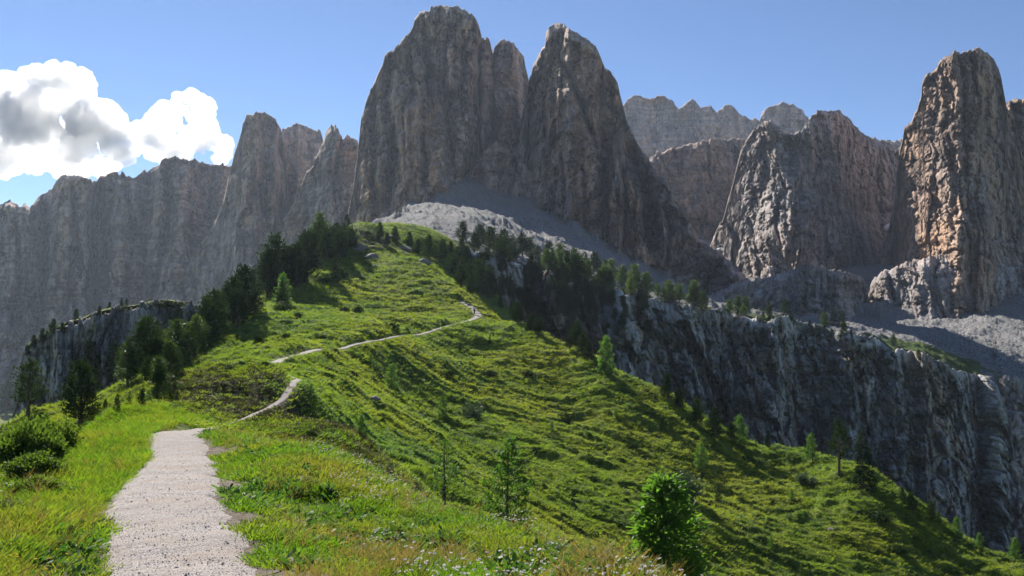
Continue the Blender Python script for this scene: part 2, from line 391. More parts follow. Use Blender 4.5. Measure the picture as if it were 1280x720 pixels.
def path_dist(x, y):
    sh = np.shape(x); x = np.ravel(x); y = np.ravel(y)
    D = np.full(len(x), 99.); Z = np.zeros(len(x)); W = np.full(len(x), .5)
    sel = np.where((x > path[:, 0].min() - 6) & (x < path[:, 0].max() + 6) & (y < path[:, 1].max() + 6) & (y > -2))[0]
    pts = path[::2]; pz = path_z[::2]
    for i in range(0, len(sel), 20000):
        s = sel[i:i + 20000]
        d = np.hypot(x[s][:, None] - pts[None, :, 0], y[s][:, None] - pts[None, :, 1])
        k = d.argmin(1); D[s] = d[np.arange(len(s)), k]; Z[s] = pz[k]; W[s] = pts[k, 2]
    return D.reshape(sh), Z.reshape(sh), W.reshape(sh)

def relief(x, y, r):
    """tussocks, terracettes and hollows of the turf"""
    amp = sstep(25, 90, r)
    near = fbm(x * .9, y * .9, 4, .55, 3) * .10 + fbm(x * .25, y * .25, 3, .5, 8) * .16
    wx = x + fbm(x * .05, y * .05, 3, .5, 4) * 6; wy = y + fbm(x * .05, y * .05, 3, .5, 14) * 6
    terr = ridged(wx * .07, wy * .42, 4, .55, 21) * .95            # little steps along the contour
    big = fbm(x * .045, y * .045, 4, .5, 33) * 1.7
    lump = np.maximum(fbm(wx * .16, wy * .26, 5, .6, 40), 0) * 1.35
    far = terr + big + lump + fbm(x * .8, y * .8, 3, .6, 50) * .25
    return near * (1 - amp * .6) + far * amp * sstep(340, 240, r) + sstep(300, 420, r) * fbm(x * .02, y * .02, 5, .5, 60) * 14
def ground_h(x, y, want_path=True):
    r = np.hypot(x, y)
    z = base_h(x, y) + relief(x, y, r) * sstep(2, 6, r)
    D, Z, W = path_dist(x, y)
    fl = 1 - sstep(W * 1.1, W * 2.2 + .35 + sstep(40, 90, r) * .5, D)
    z = z * (1 - fl) + (Z - .03) * fl
    return z, D, W
# path heights follow the finished turf roughly
path_z = base_h(path[:, 0], path[:, 1]) + relief(path[:, 0], path[:, 1], np.hypot(path[:, 0], path[:, 1])) * .6
path_z = np.convolve(np.pad(path_z, 8, 'edge'), np.ones(17) / 17, 'valid')

th_d = np.radians(np.linspace(-35, 35, 660)); th_c = np.radians(np.linspace(35, 325, 60)[1:-1])
TH = np.r_[th_d, th_c]
LR = np.r_[np.linspace(math.log(1.0), math.log(2.5), 8)[:-1], np.linspace(math.log(2.5), math.log(60), 270)[:-1],
           np.linspace(math.log(60), math.log(300), 420)[:-1], np.linspace(math.log(300), math.log(3400), 60)]
T, L = np.meshgrid(TH, LR); R = np.exp(L)
X = np.sin(T) * R; Y = np.cos(T) * R
Z, D, W = ground_h(X, Y)
def image_uv(x, y, z):
    """photograph pixel of a world point, used only to read surveyed positions of ground cover"""
    dy = y; dz = z - EYE.z
    f = dy * math.cos(PITCH) + dz * math.sin(PITCH); up = -dy * math.sin(PITCH) + dz * math.cos(PITCH)
    f = np.maximum(f, .1)
    return 640 + F * x / f, 360 - F * up / f
def heath_mask(x, y, z):
    # heather and bilberry patches: on the knoll, on its shaded flank, and scattered on the hill
    def blob(cx, cy, rx, ry): return np.exp(-(((x - cx) / rx) ** 2 + ((y - cy) / ry) ** 2))
    m = blob(-17, 52, 6, 8) * .7 + blob(-12, 46, 5, 9) * .5 + blob(-8, 43, 4, 8) * .9 + blob(-6, 38, 3, 5) * .8 + blob(-22, 58, 5, 8) * .5
    m += blob(-38, 250, 10, 14) * .7 + blob(-14, 120, 8, 8) * .35 + blob(8, 180, 10, 12) * .35 + blob(18, 172, 8, 9) * .4 + blob(-5, 100, 7, 6) * .3
    return np.clip(m + fbm(x * .04, y * .04, 4, .5, 71) * .35, 0, 1)
HE = heath_mask(X, Y, Z)
LU = np.clip(sstep(.1, .6, fbm(X * .03, Y * .03, 4, .5, 81)) * .5 + np.exp(-(((X + 10 - (Y - 66) * -.35) / 3.5) ** 2 + ((Y - 62) / 16) ** 2)) * .9 + np.exp(-(((X + 40) / 18) ** 2 + ((Y - 150) / 25) ** 2)) * .4, 0, 1)
BA = np.clip((1 - sstep(W * .95, W * 1.15 + .12, D)) * .8 + np.exp(-((D - W) / .35) ** 2) * .2 * sstep(60, 20, R), 0, 1)
BA = np.maximum(BA, (1 - sstep(W * 1.5, W * 3.0, D)) * .85 * (Y < 32))
me = grid_mesh('meadow_ground', X, Y, Z, M_turf, wrap=True, attrs={'heath': HE, 'lush': LU, 'bare': BA})
ground = structure('ground', me, 'grassy ridge and hill with turf, heather and bare soil')
# small disc under the viewer's feet
bm = bmesh.new(); bmesh.ops.create_circle(bm, cap_ends=True, radius=1.1, segments=24)
for v_ in bm.verts: v_.co.z = -.004
gd = bpy.data.meshes.new('ground_centre'); bm.to_mesh(gd); gd.materials.append(M_turf); structure('ground', gd)

# footpath surface
tx = np.gradient(path[:, 0]); ty = np.gradient(path[:, 1]); tl = np.hypot(tx, ty); nx_, ny_ = ty / tl, -tx / tl
sarr = np.cumsum(np.r_[0, np.hypot(np.diff(path[:, 0]), np.diff(path[:, 1]))])
off = np.linspace(-1, 1, 15)
jl = 1.05 + fbm(sarr * .8, sarr * 0, 5, .5, 5) * .35; jr = 1.05 + fbm(sarr * .8, sarr * 0 + 40, 5, .5, 9) * .4
PX = np.zeros((len(path), 15)); PY = PX.copy(); PZ = PX.copy()
for j, o_ in enumerate(off):
    k = path[:, 2] * o_ * np.where(o_ < 0, jl, jr)
    PX[:, j] = path[:, 0] + nx_ * k; PY[:, j] = path[:, 1] + ny_ * k
    PZ[:, j] = path_z + .015 + .05 * sstep(60, 120, path[:, 1]) - .05 * abs(o_) ** 6 + fbm(PX[:, j] * 2.5, PY[:, j] * 2.5, 4, .6, 2) * .035
structure('path', grid_mesh('gravel_path', PX, PY, PZ, M_gravel), 'pale gravel footpath winding over the ridge')

# ------------------------------------------------------------------ rock masses
def interp_list(lst, u, smooth=True):
    lst = np.array(lst, float); return np.interp(u, lst[:, 0], lst[:, 1])
def rock(name, sky, Yc, dep, mat, zb, batter=82, bot=0., flute=6., flute_w=30., ledge=1.5, rough=1.0, topr=18., back=80., step=1.3,
         cracks=(), seed=0., pts=None, label=None, nz=None, jag=1.0, kind='structure', fold=0., shear=0.):
    """A mass of rock: its skyline stands at distance Yc; the face bulges towards the viewer by `dep` metres."""
    sky = np.array(sky, float); u0, u1 = sky[0, 0], sky[-1, 0]
    nc = int((u1 - u0) / step) + 1; u = np.linspace(u0, u1, nc); v = np.interp(u, sky[:, 0], sky[:, 1])
    yc = interp_list(Yc, u) if hasattr(Yc, '__len__') else np.full(nc, float(Yc))
    x, y, zt = sight(u, v, yc); pxm = yc.mean() / F
    q1, _ = facets(x / (9 * pxm), x * 0 + seed, seed, 1.6); q2, _ = facets(x / (3.5 * pxm), x * 0 + seed, seed + 2, 1.6)
    zt = zt + (fbm(x / (14 * pxm), x * 0 + seed, 5, .6, seed) * 2.6 + q1 * 2.0 + q2 * 1.3) * pxm * jag
    zb_ = interp_list(zb, u) if hasattr(zb, '__len__') else np.full(nc, float(zb))
    H = float((zt - zb_).max())
    nz = nz or int(H / pxm / step) + 2
    tt = np.linspace(0, 1, nz)[:, None]                                  # 0 at crest, 1 at foot
    tt = tt ** 1.05
    Zg = zt[None, :] + (zb_ - zt)[None, :] * tt
    X0 = np.broadcast_to(x, Zg.shape); Y0 = np.broadcast_to(y, Zg.shape)
    down = zt[None, :] - Zg
    wob = fbm(X0 / (60 * pxm), Zg / (70 * pxm), 4, .55, seed + 20) * 9 + fbm(X0 / (9 * pxm), Zg / (16 * pxm), 3, .55, seed + 22) * 2.5
    Dp = interp_list(dep, np.clip(u[None, :] + wob * np.minimum(1, np.minimum(u - u0, u1 - u)[None, :] / 40), u0, u1))
    if bot: Dp = Dp + bot * (down / H) ** 1.3
    lip = topr * .45; round_ = 1 - (1 - np.sqrt(np.clip(1 - (1 - np.clip(down / lip, 0, 1)) ** 2, 0, 1))) * np.minimum(lip * .8 / np.maximum(Dp, 1), 1)
    Dd = Dp * round_ + down / math.tan(math.radians(batter))
    if pts is not None:
        P = np.array(pts, float); rb = RBF(np.c_[P[:, 0] / 100, P[:, 1] / 100], P[:, 2], .01)
        _, vv = image_uv(X0, Y0, Zg); Dd = Dd + rb(np.broadcast_to(u, Zg.shape) / 100, vv / 100) * round_
    # weathering: flutes and chimneys, strata, blocks
    wx = X0 + fbm(X0 / 60, Zg / 120, 3, .5, seed + 1) * (22 if not shear else 9) + shear * Zg
    ampl = np.clip(down / 8, .3, 1) if not shear else np.clip(down / 10, .06, 1)
    wx = wx + fbm(X0 / 9, Zg / 14, 4, .6, seed + 7) * 5 * flute_w / 26
    wz = Zg + fbm(X0 / 12 + 50, Zg / 12, 4, .6, seed + 10) * 7 * flute_w / 26
    cyc = np.abs(perlin(wx / flute_w + seed, Zg / (flute_w * 9)))
    Dd = Dd - (np.exp(-cyc * 13) * flute * .9) * ampl
    for k_, (fs, fa, asp) in enumerate(((1.9, 1.35, 2.6), (.85, .75, 2.2), (.36, .36, 1.8), (.16, .20, 1.3))):
        if flute_w * fs < pxm * 2.2: continue
        val, jt = facets(wx / (flute_w * fs), wz / (flute_w * fs * asp), seed + k_ * 3)
        Dd = Dd + (val * flute * fa * 1.7 - np.exp(-jt * 12) * flute * fa * .8) * ampl * (rough if k_ > 1 else 1)
    Dd = Dd + fbm(wx / (flute_w * 1.6), Zg / (flute_w * 3.2), 6, .62, seed + 2) * flute * 1.5 * ampl
    st = Zg / (flute_w * .55) + fbm(X0 / 70, Zg / 70, 4, .55, seed + 4) * 2.6
    fr = st - np.floor(st)
    Dd = Dd + (1 - sstep(.0, .7, fr)) * ledge * sstep(-.1, .35, fbm(wx / 50, Zg / 26, 4, .55, seed + 6)) * ampl
    blk = fbm(wx / 4.0 / max(pxm, .2), Zg / 4.5 / max(pxm, .2), 4, .7, seed + 8)
    Dd = Dd + blk * 2.8 * max(pxm, .2) * rough * ampl
    if fold:
        Dd = Dd + np.abs(fbm((X0 + Zg * .7) / 120, (Zg - X0 * .5) / 260, 3, .5, seed + 12)) * fold
    if len(cracks):
        _, vv = image_uv(X0, Y0, Zg)
        for cl, wdt, dpt in cracks:
            cl = np.array(cl, float); cu_ = np.interp(vv, cl[:, 1], cl[:, 0], left=-9e3, right=-9e3)
            jit = fbm(Zg / 14, Zg * 0 + wdt, 3, .6, seed) * wdt * .8
            e = (np.broadcast_to(u, Zg.shape) - cu_ + jit) / wdt
            endf = sstep(cl[0, 1] - 1, cl[0, 1] + 14, vv) * sstep(cl[-1, 1] + 1, cl[-1, 1] - 14, vv)
            Dd = Dd - dpt * np.exp(-e * e) * endf
    rad = np.hypot(X0, Y0)
    Xf = X0 - X0 / rad * Dd; Yf = Y0 - Y0 / rad * Dd; Zg = EYE.z + (Zg - EYE.z) * (rad - Dd) / rad
    # the back, coarser
    nb = 14; tb = np.linspace(0, 1, nb)[1:, None][::-1]
    Zk = zt[None, :] + (zb_ - zt)[None, :] * tb
    q = (back * np.sqrt(np.clip(1 - (1 - tb) ** 2, 0, 1))) * np.clip(interp_list(dep, u) / (max(d[1] for d in dep) + 1e-6), .25, 1)[None, :] + fbm(X0[:nb - 1] / 40, Zk / 60, 4, .5, seed + 9) * 14
    Xk = x[None, :] * (1 + np.abs(q) / yc); Yk = y[None, :] * (1 + np.abs(q) / yc)
    me = grid_mesh(name, np.vstack([Xk, Xf]), np.vstack([Yk, Yf]), np.vstack([Zk, Zg]), mat, smooth=True)
    me.flip_normals() if False else None
    o = structure(name, me, label)
    return o

# far plateau with its lit crest
rock('mountain', [(740,150),(775,137),(785,122),(797,118),(812,122),(830,120),(842,128),(848,136),(857,130),(866,124),(878,134),(888,132),(896,139),(905,133),(915,131),(926,142),(938,149),(950,150),(953,142),(962,133),(975,128),(990,129),(1003,138),(1012,150),(1040,163),(1090,172),(1110,177),(1128,172),(1150,160),(1200,150)],
     1900, [(740,30),(900,45),(980,60),(1200,30)], M_wall, 200, 78, 60, 9, 60, 6, 1.2, 20, 200, 1.7, seed=3, label='distant jagged plateau wall behind the towers')
# left wall
rock('mountain', [(-160,270),(-60,258),(0,254),(12,252),(26,255),(37,259),(50,246),(66,234),(72,222),(80,219),(98,219),(112,223),(121,226),(126,218),(140,216),(156,218),(166,223),(180,214),(199,207),(202,199),(215,197),(240,199),(262,205),(290,206),(330,210),(360,215)],
     [(-160,1350),(360,1500)], [(-160,60),(0,70),(40,110),(52,60),(76,130),(110,160),(122,80),(150,150),(172,130),(186,70),(204,150),(236,170),(252,90),(275,120),(300,60),(360,40)], M_wall, [(-160,-140),(360,-60)], 80, 110, 22, 52, 4, 1.0, 22, 240, 1.35, seed=5, fold=50,
     cracks=[([(205,205),(214,260),(205,330),(190,400)], 5, 50), ([(128,225),(118,300),(130,420)], 5, 50), ([(55,250),(62,330),(50,440)], 4, 40), ([(90,225),(96,300),(88,400)], 3, 30), ([(160,225),(168,300),(160,380)], 3, 30), ([(240,205),(236,260),(244,330)], 4, 36), ([(20,260),(28,330),(18,420)], 3, 28), ([(268,210),(262,270),(270,320)], 3, 28)], label='long grey rock wall on the left, below the cloud')
# paired pillars left of the great tower
rock('mountain', [(340,330),(346,240),(350,175),(353,160),(366,155),(382,156),(396,162),(402,168),(406,190),(420,260),(440,330)], 1330, [(340,10),(375,45),(440,10)], M_wall, -30, 84, 30, 6, 26, 2, 1, 16, 90, 1.3, seed=8, label='blunt pillar behind the narrow spire')
rock('mountain', [(232,335),(246,312),(262,290),(276,262),(286,222),(292,196),(298,176),(303,156),(309,145),(320,139),(333,141),(344,148),(351,160),(355,180),(362,260),(374,330),(380,360)],
     1260, [(232,8),(262,40),(288,62),(296,90),(318,110),(328,84),(345,90),(352,40),(362,20),(380,8)], M_wall, -50, 84, 60, 8, 26, 2.5, 1, 18, 120, 1.25, seed=11, fold=12, label='rounded rock pillar left of the spires')
rock('mountain', [(318,360),(335,318),(352,280),(372,240),(385,214),(398,192),(404,178),(408,164),(414,155),(419,156),(424,165),(428,172),(433,168),(440,171),(446,178),(456,190),(470,240),(500,330)],
     [(318,1190),(400,1150),(500,1080)], [(318,10),(372,30),(412,45),(440,40),(470,40),(500,20)], M_wall, -40, 76, 90, 8, 22, 3, 1.3, 14, 110, 1.25, seed=13, jag=1.5, label='toothed spire and buttress left of the great tower')
# saddle tower between the two great ones
rock('mountain', [(560,300),(575,240),(590,180),(604,120),(612,80),(618,58),(626,50),(634,50),(641,54),(648,62),(655,69),(657,86),(661,100),(668,130),(690,200),(720,300)],
     1050, [(560,5),(603,4),(612,38),(620,56),(632,44),(640,50),(650,34),(656,6),(690,5),(720,5)], M_tower, -20, 84, 50, 6, 18, 2, 1.2, 16, 80, 1.2, seed=17, label='narrow middle tower between the two great towers')
# great left tower
rock('mountain', [(428,300),(436,262),(442,230),(446,200),(449,172),(451,150),(457,128),(463,112),(468,104),(472,92),(478,82),(482,66),(492,63),(498,55),(503,47),(513,40),(517,30),(518,22),(526,14),(540,9),(556,6),(570,8),(582,12),(592,18),(599,30),(602,44),(611,50),(616,62),(614,90),(622,190),(640,300)],
     960, [(428,5),(446,34),(462,66),(468,50),(484,86),(490,66),(508,100),(513,84),(532,112),(540,92),(560,110),(566,96),(584,104),(596,92),(602,22),(612,12),(640,5)], M_tower, -20, 83, 45, 14, 30, 2.6, 1.15, 26, 130, 1.1, seed=19,
     cracks=[([(604,50),(604,100),(602,150),(598,200),(586,250)], 11, 90), ([(488,70),(484,120),(492,180),(486,240),(482,270)], 6, 45), ([(470,110),(466,160),(470,230)], 2.5, 18), ([(512,60),(505,130),(509,220)], 2.2, 16), ([(531,24),(536,90),(530,170),(535,240)], 5, 36), ([(560,30),(556,110),(566,200)], 2.5, 18), ([(580,30),(576,90),(580,160)], 2.2, 16)],
     label='great rock tower with a domed summit')
# great right tower and its long right shoulder
rock('mountain', [(600,330),(618,250),(640,190),(652,150),(659,112),(663,95),(668,74),(676,64),(681,58),(682,40),(686,34),(694,30),(706,31),(716,37),(728,45),(741,54),(749,66),(756,82),(764,92),(772,104),(775,118),(779,133),(782,148),(790,166),(799,182),(812,200),(821,214),(831,226),(840,240),(850,258),(862,278),(874,296),(890,308),(905,320),(922,336),(940,352),(960,368)],
     [(600,960),(700,900),(850,800),(960,740)], [(600,5),(640,10),(656,14),(663,70),(684,92),(690,72),(712,108),(720,86),(742,98),(752,70),(772,84),(780,56),(800,78),(812,58),(830,66),(842,44),(880,40),(960,12)], M_tower, -30, 81, 70, 15, 28, 3, 1.2, 24, 130, 1.05, seed=23,
     cracks=[([(660,105),(657,180),(660,280)], 9, 90), ([(700,70),(710,90),(722,120),(735,150),(740,175)], 4, 40), ([(790,175),(800,220),(812,260),(815,320)], 8, 60), ([(752,150),(760,210),(752,290)], 3.5, 24), ([(700,180),(706,240),(700,300)], 3, 22), ([(776,200),(782,260),(776,320)], 3, 24), ([(684,90),(680,160),(684,240)], 2.5, 18), ([(830,250),(836,290),(832,340)], 3, 24), ([(728,200),(732,260),(728,330)], 2.5, 20)],
     pts=[(640,120,0),(700,100,0),(770,140,0),(720,190,4),(660,230,-10),(720,260,10),(760,230,26),(800,260,18),(840,300,18),(700,320,10),(900,340,10),(600,280,0),(650,310,0)],
     label='great rock tower with an overhanging shoulder right of the gap')
# buttress ramp under the middle tower
rock('mountain', [(520,330),(560,262),(575,240),(590,215),(604,190),(618,178),(632,182),(650,200),(668,222),(690,250),(705,280),(730,330)], 900, [(520,5),(590,22),(622,36),(660,30),(730,5)], M_tower, -20, 78, 50, 7, 18, 2, 1.2, 14, 70, 1.2, seed=27, label='rock buttress at the foot of the gap')

# right side amphitheatre
rock('mountain', [(800,230),(812,200),(822,190),(835,187),(850,182),(866,179),(880,176),(900,174),(925,172),(945,176),(965,200),(980,260),(990,320)], 1250, [(800,20),(850,60),(880,66),(920,30),(990,10)], M_brown, -40, 74, 60, 8, 30, 3, 1.2, 20, 150, 1.3, seed=31, label='dark ribbed wall left of the lit peak')
rock('mountain', [(1000,320),(1020,200),(1050,166),(1075,170),(1092,174),(1112,179),(1126,186),(1150,190),(1200,180),(1290,170)], 1330, [(1000,5),(1060,40),(1110,10),(1180,50),(1290,60)], M_brown, -40, 76, 50, 8, 26, 3, 1.2, 18, 150, 1.4, seed=33, label='dark recessed wall in the gap before the brown tower')
rock('mountain', [(868,370),(880,330),(893,292),(905,270),(914,240),(920,214),(925,192),(932,175),(941,163),(952,154),(964,149),(972,156),(984,167),(994,168),(1004,160),(1014,146),(1024,137),(1040,137),(1052,140),(1062,148),(1071,160),(1084,170),(1098,178),(1112,184),(1126,190),(1150,215),(1180,300)],
     [(868,1040),(960,1080),(1100,1150),(1180,1180)], [(868,0),(893,50),(925,110),(960,185),(1000,240),(1040,210),(1080,120),(1120,30),(1180,5)], M_pale, -30, 68, 60, 9, 26, 3.2, 1.4, 20, 150, 1.05, seed=37, fold=18,
     pts=[(900,300,0),(940,250,8),(965,200,12),(1000,200,-10),(1040,180,0),(1000,280,28),(960,320,16),(1040,260,-6),(1080,260,-44),(1110,300,-50),(1040,330,14),(930,350,0),(1100,220,-20)],
     cracks=[([(985,168),(990,210),(1003,260)], 5, 16), ([(1092,200),(1098,270),(1094,340)], 7, 22)], label='pale double-headed peak with a sunlit left flank')
rock('mountain', [(1226,330),(1244,150),(1250,132),(1262,125),(1280,124),(1310,118),(1360,110),(1450,130)], 960, [(1226,10),(1280,70),(1450,60)], M_brown, -60, 82, 40, 8, 26, 3, 1.2, 20, 120, 1.3, seed=39, label='brown wall at the right edge of the view')
rock('mountain', [(1078,350),(1094,322),(1108,298),(1116,262),(1120,226),(1124,190),(1130,162),(1140,148),(1147,134),(1152,118),(1153,102),(1158,94),(1166,88),(1174,78),(1182,70),(1194,65),(1210,64),(1224,62),(1234,65),(1244,76),(1250,90),(1254,110),(1258,132),(1268,150),(1274,178),(1284,220),(1300,260),(1340,330)],
     880, [(1078,0),(1108,40),(1124,90),(1150,150),(1190,205),(1222,190),(1250,120),(1290,40),(1340,10)], M_brown, -60, 76, 50, 9, 24, 3.4, 1.35, 24, 140, 1.05, seed=41, fold=10,
     cracks=[([(1190,90),(1182,160),(1192,230),(1184,290)], 6, 16), ([(1232,110),(1226,180),(1236,260)], 5, 18)], label='massive brown tower with a sunlit left edge')
# pale benches at the foot of the right-hand peaks
rock('mountain', [(880,372),(905,360),(925,352),(960,346),(990,336),(1010,331),(1035,336),(1060,340),(1078,346),(1086,372),(1095,400)], 690, [(880,5),(960,40),(1010,62),(1060,40),(1095,5)], M_pale, -60, 62, 30, 4, 16, 3, 1.6, 12, 60, 1.1, seed=43, label='low pale rock hump below the amphitheatre')
rock('mountain', [(1076,400),(1082,372),(1090,350),(1100,340),(1120,333),(1150,322),(1180,318),(1220,326),(1260,332),(1300,330),(1400,340)], 720, [(1076,0),(1100,34),(1150,70),(1200,74),(1280,50),(1400,40)], M_pale, -60, 64, 40, 5, 20, 5, 1.3, 14, 80, 1.1, seed=47, label='pale stepped bench at the foot of the brown tower')

# ------------------------------------------------------------------ upper terrace: scree, meadow shelf behind the cliff rim
RIM = [(400,330,292),(440,310,293),(475,294,294),(520,291,296),(560,300,297),(600,312,300),(640,326,305),(700,340,315),(760,354,330),(820,372,345),(880,386,360),(940,392,372),(1000,400,380),(1050,412,386),(1100,425,392),(1150,440,398),(1190,458,402),(1215,466,404),(1243,470,402),(1262,525,398),(1276,620,395),(1300,760,392),(1400,860,390)]
RIM = np.array(RIM, float)
_ru = np.arange(452, 1401, 6.0); _jit = fbm(_ru / 46, _ru * 0, 5, .6, 7) * 15 + fbm(_ru / 11, _ru * 0, 3, .6, 17) * 4; _dj = fbm(_ru / 70, _ru * 0 + 9, 4, .6, 27) * 46
_rv = np.interp(_ru, RIM[:, 0], RIM[:, 1]); _ry = np.interp(_ru, RIM[:, 0], RIM[:, 2])
RIM = np.c_[_ru, _rv + _jit * sstep(455, 560, _ru), _ry + _dj * sstep(455, 640, _ru)]
TP = []
def tp(u, v, Y):
    x, y, z = sight(u, v, Y); TP.append((math.atan2(float(x), float(y)) * 2.2, math.log(math.hypot(float(x), float(y))), float(z)))
for u_, v_, y_ in RIM[:133:3]: tp(u_, v_ + 1, y_)
for p in [(400,345,500),(400,345,800),(460,310,450),(465,300,800),(490,279,560),(521,263,700),(510,284,420),(573,226,860),(592,250,800),(616,268,740),(540,290,380),(600,300,420),(640,285,580),(671,271,720),(712,298,650),(640,318,380),
          (740,322,560),(785,345,560),(700,325,480),(820,374,560),(880,394,560),(940,402,600),(1000,404,560),(1000,350,800),(1060,408,600),(1100,414,560),(1160,412,560),(1160,398,620),(1220,392,620),(1280,385,640),(1220,430,500),(1280,440,480),(1280,470,440),(1400,380,640),
          (1150,425,480),(1100,330,900),(1090,345,950),(900,310,1100),(900,260,1500),(1200,200,1500),(600,240,1200),(930,372,760),(1262,473,418),(1300,476,418)]:
    tp(*p)
TP = np.array(TP); terr2 = RBF(TP[:, :2], TP[:, 2], .0006)
uu = np.linspace(452, 1400, 700); k2 = np.linspace(0, 1, 260)[:, None] ** 1.35
TRIM = RIM.copy(); TRIM[TRIM[:, 0] > 1243, 1] = 480; TRIM[TRIM[:, 0] > 1243, 2] = 426
ry = np.interp(uu, TRIM[:, 0], TRIM[:, 2])
YY = ry[None, :] * np.exp(k2 * np.log(1500 / ry)[None, :]); XX = (uu[None, :] - 640) / F * YY
rr_ = np.hypot(XX, YY)
def terrace_h(x, y):
    return terr2(np.arctan2(x, y) * 2.2, np.log(np.hypot(x, y)))
ZZ = terrace_h(XX, YY)
edge = sstep(0, .04, np.broadcast_to(k2, ZZ.shape))
_zr = sight(uu, np.interp(uu, TRIM[:, 0], TRIM[:, 1]) + 1, ry)[2]
ZZ = ZZ + (_zr - ZZ[0])[None, :] * np.exp(-(YY - ry[None, :]) / 22)
ZZ = ZZ + (fbm(XX / 60, YY / 60, 6, .55, 90) * 6 + np.maximum(fbm(XX / 9, YY / 12, 5, .65, 95), 0) * 3.4 + sstep(400, 520, YY) * (facets(XX / 16, YY / 26, 3)[0] * 6 * sstep(-.1, .3, fbm(XX / 70, YY / 90, 3, .5, 98)) + ridged(XX / 14 + YY / 60, YY / 90, 4, .5, 99) * 3.5) + fbm(XX / 3, YY / 3, 3, .6, 97) * .6) * edge
U_, V_ = image_uv(XX, YY, ZZ)
# grass hugs the rim and the shoulder on the right, scree takes over behind
gr = np.clip(.8 - (YY / ry[None, :] - 1) / .14, 0, 1) * (.55 + .45 * sstep(.15, -.15, fbm(XX / 30, YY / 30, 4, .6, 66))) + np.exp(-(((U_ - 1185) / 70) ** 2 + ((YY - 425) / 22) ** 2)) * .9 + np.exp(-(((XX - 240) / 50) ** 2 + ((YY - 430) / 26) ** 2)) * .25
gr = gr * np.where(U_ > 1225, .45, 1.0)
gr = gr + np.where(U_ < 600, np.clip(1 - (YY - 300) / 60, 0, 1), 0)
XX, YY, ZZ, gr = (np.vstack([q_[:1] + (dz_ if dz_ else 0), q_]) for q_, dz_ in ((XX, 0), (YY, 0), (ZZ, -16), (gr, 0)))
structure('hillside', grid_mesh('terrace_scree', XX, YY, ZZ, M_scree, attrs={'green': gr}), 'scree and sparse grass between the cliff rim and the towers')

# the dark cliff below the rim
cu_ = np.linspace(452, 1400, 860); cv = np.interp(cu_, RIM[:, 0], RIM[:, 1]); cy = np.interp(cu_, RIM[:, 0], RIM[:, 2])
rim_sky = [(float(a), float(b) + 2.5) for a, b in zip(cu_[::12], cv[::12])]
rock('cliff', rim_sky, [(float(a), float(b) + 2) for a, b in zip(cu_[::12], cy[::12])],
     [(450,4),(560,8),(620,14),(680,8),(760,18),(850,26),(900,20),(960,28),(1040,24),(1110,30),(1180,26),(1240,18),(1280,6),(1400,6)], M_cliff, [(450,-30),(620,-60),(760,-100),(1400,-120)], 68, 10, 4.2, 15, 2.4, 2.6, 9, 14, 1.1, seed=53, fold=7, shear=.28, jag=1.2,
     cracks=[([(855,400),(866,440),(880,500)], 5, 7), ([(975,420),(985,470),(980,540)], 4, 6), ([(1090,440),(1104,500),(1120,580)], 5, 8)], label='dark shaded cliff behind the grassy spur')
# valley rock beyond the end of the cliff
rock('cliff', [(1236,520),(1242,490),(1250,471),(1262,468),(1280,474),(1320,478),(1400,490)], 414, [(1225,0),(1262,9),(1400,12)], M_pale, -120, 74, 10, 5, 16, 2, 1.4, 8, 20, 1.2, seed=55, label='pale broken rock beyond the end of the dark cliff')

# crag on the left with a grassy top
rock('crag', [(16,500),(24,462),(30,440),(40,428),(56,418),(72,411),(88,404),(104,400),(120,392),(140,387),(160,385),(180,381),(200,378),(222,378),(246,384),(266,395)], [(16,178),(120,172),(266,188)],
     [(16,0),(34,6),(60,5),(72,12),(100,9),(118,14),(150,9),(172,15),(210,8),(266,2)], M_crag, [(16,-45),(266,-25)], 76, 3, 1.9, 7, .9, 1.5, 2.2, 8, 1.0, seed=57, jag=2.5, label='grey crag with a grassy top at the left', fold=3)
def crag_top():
    u = np.linspace(20, 262, 160); v = np.interp(u, [20,24,30,40,56,72,88,104,120,140,160,180,200,222,246,266], [490,462,440,428,418,411,404,400,392,387,385,381,378,378,384,395])
    y0 = np.interp(u, [16,120,266], [178,172,188]); x0, _, z0 = sight(u, v, y0)
    t = np.linspace(0, 1, 40)[:, None]
    Yg = y0 + t * 40 - 1.0; Xg = x0 * (Yg / y0); Zg = z0 + .25 - (t ** 2) * 16 + fbm(Xg / 5, Yg / 5, 5, .6, 4) * .8 + np.sin(np.clip(t * 3, 0, 1) * 3.14) * .5
    return Xg, Yg, Zg
Xg, Yg, Zg = crag_top()
structure('hillside', grid_mesh('crag_top', Xg, Yg, Zg, M_turf, attrs={'heath': np.full(Xg.size, .35), 'lush': np.zeros(Xg.size), 'bare': np.clip((Xg + 78) / 18, 0, .75)}), 'grassy top of the crag')
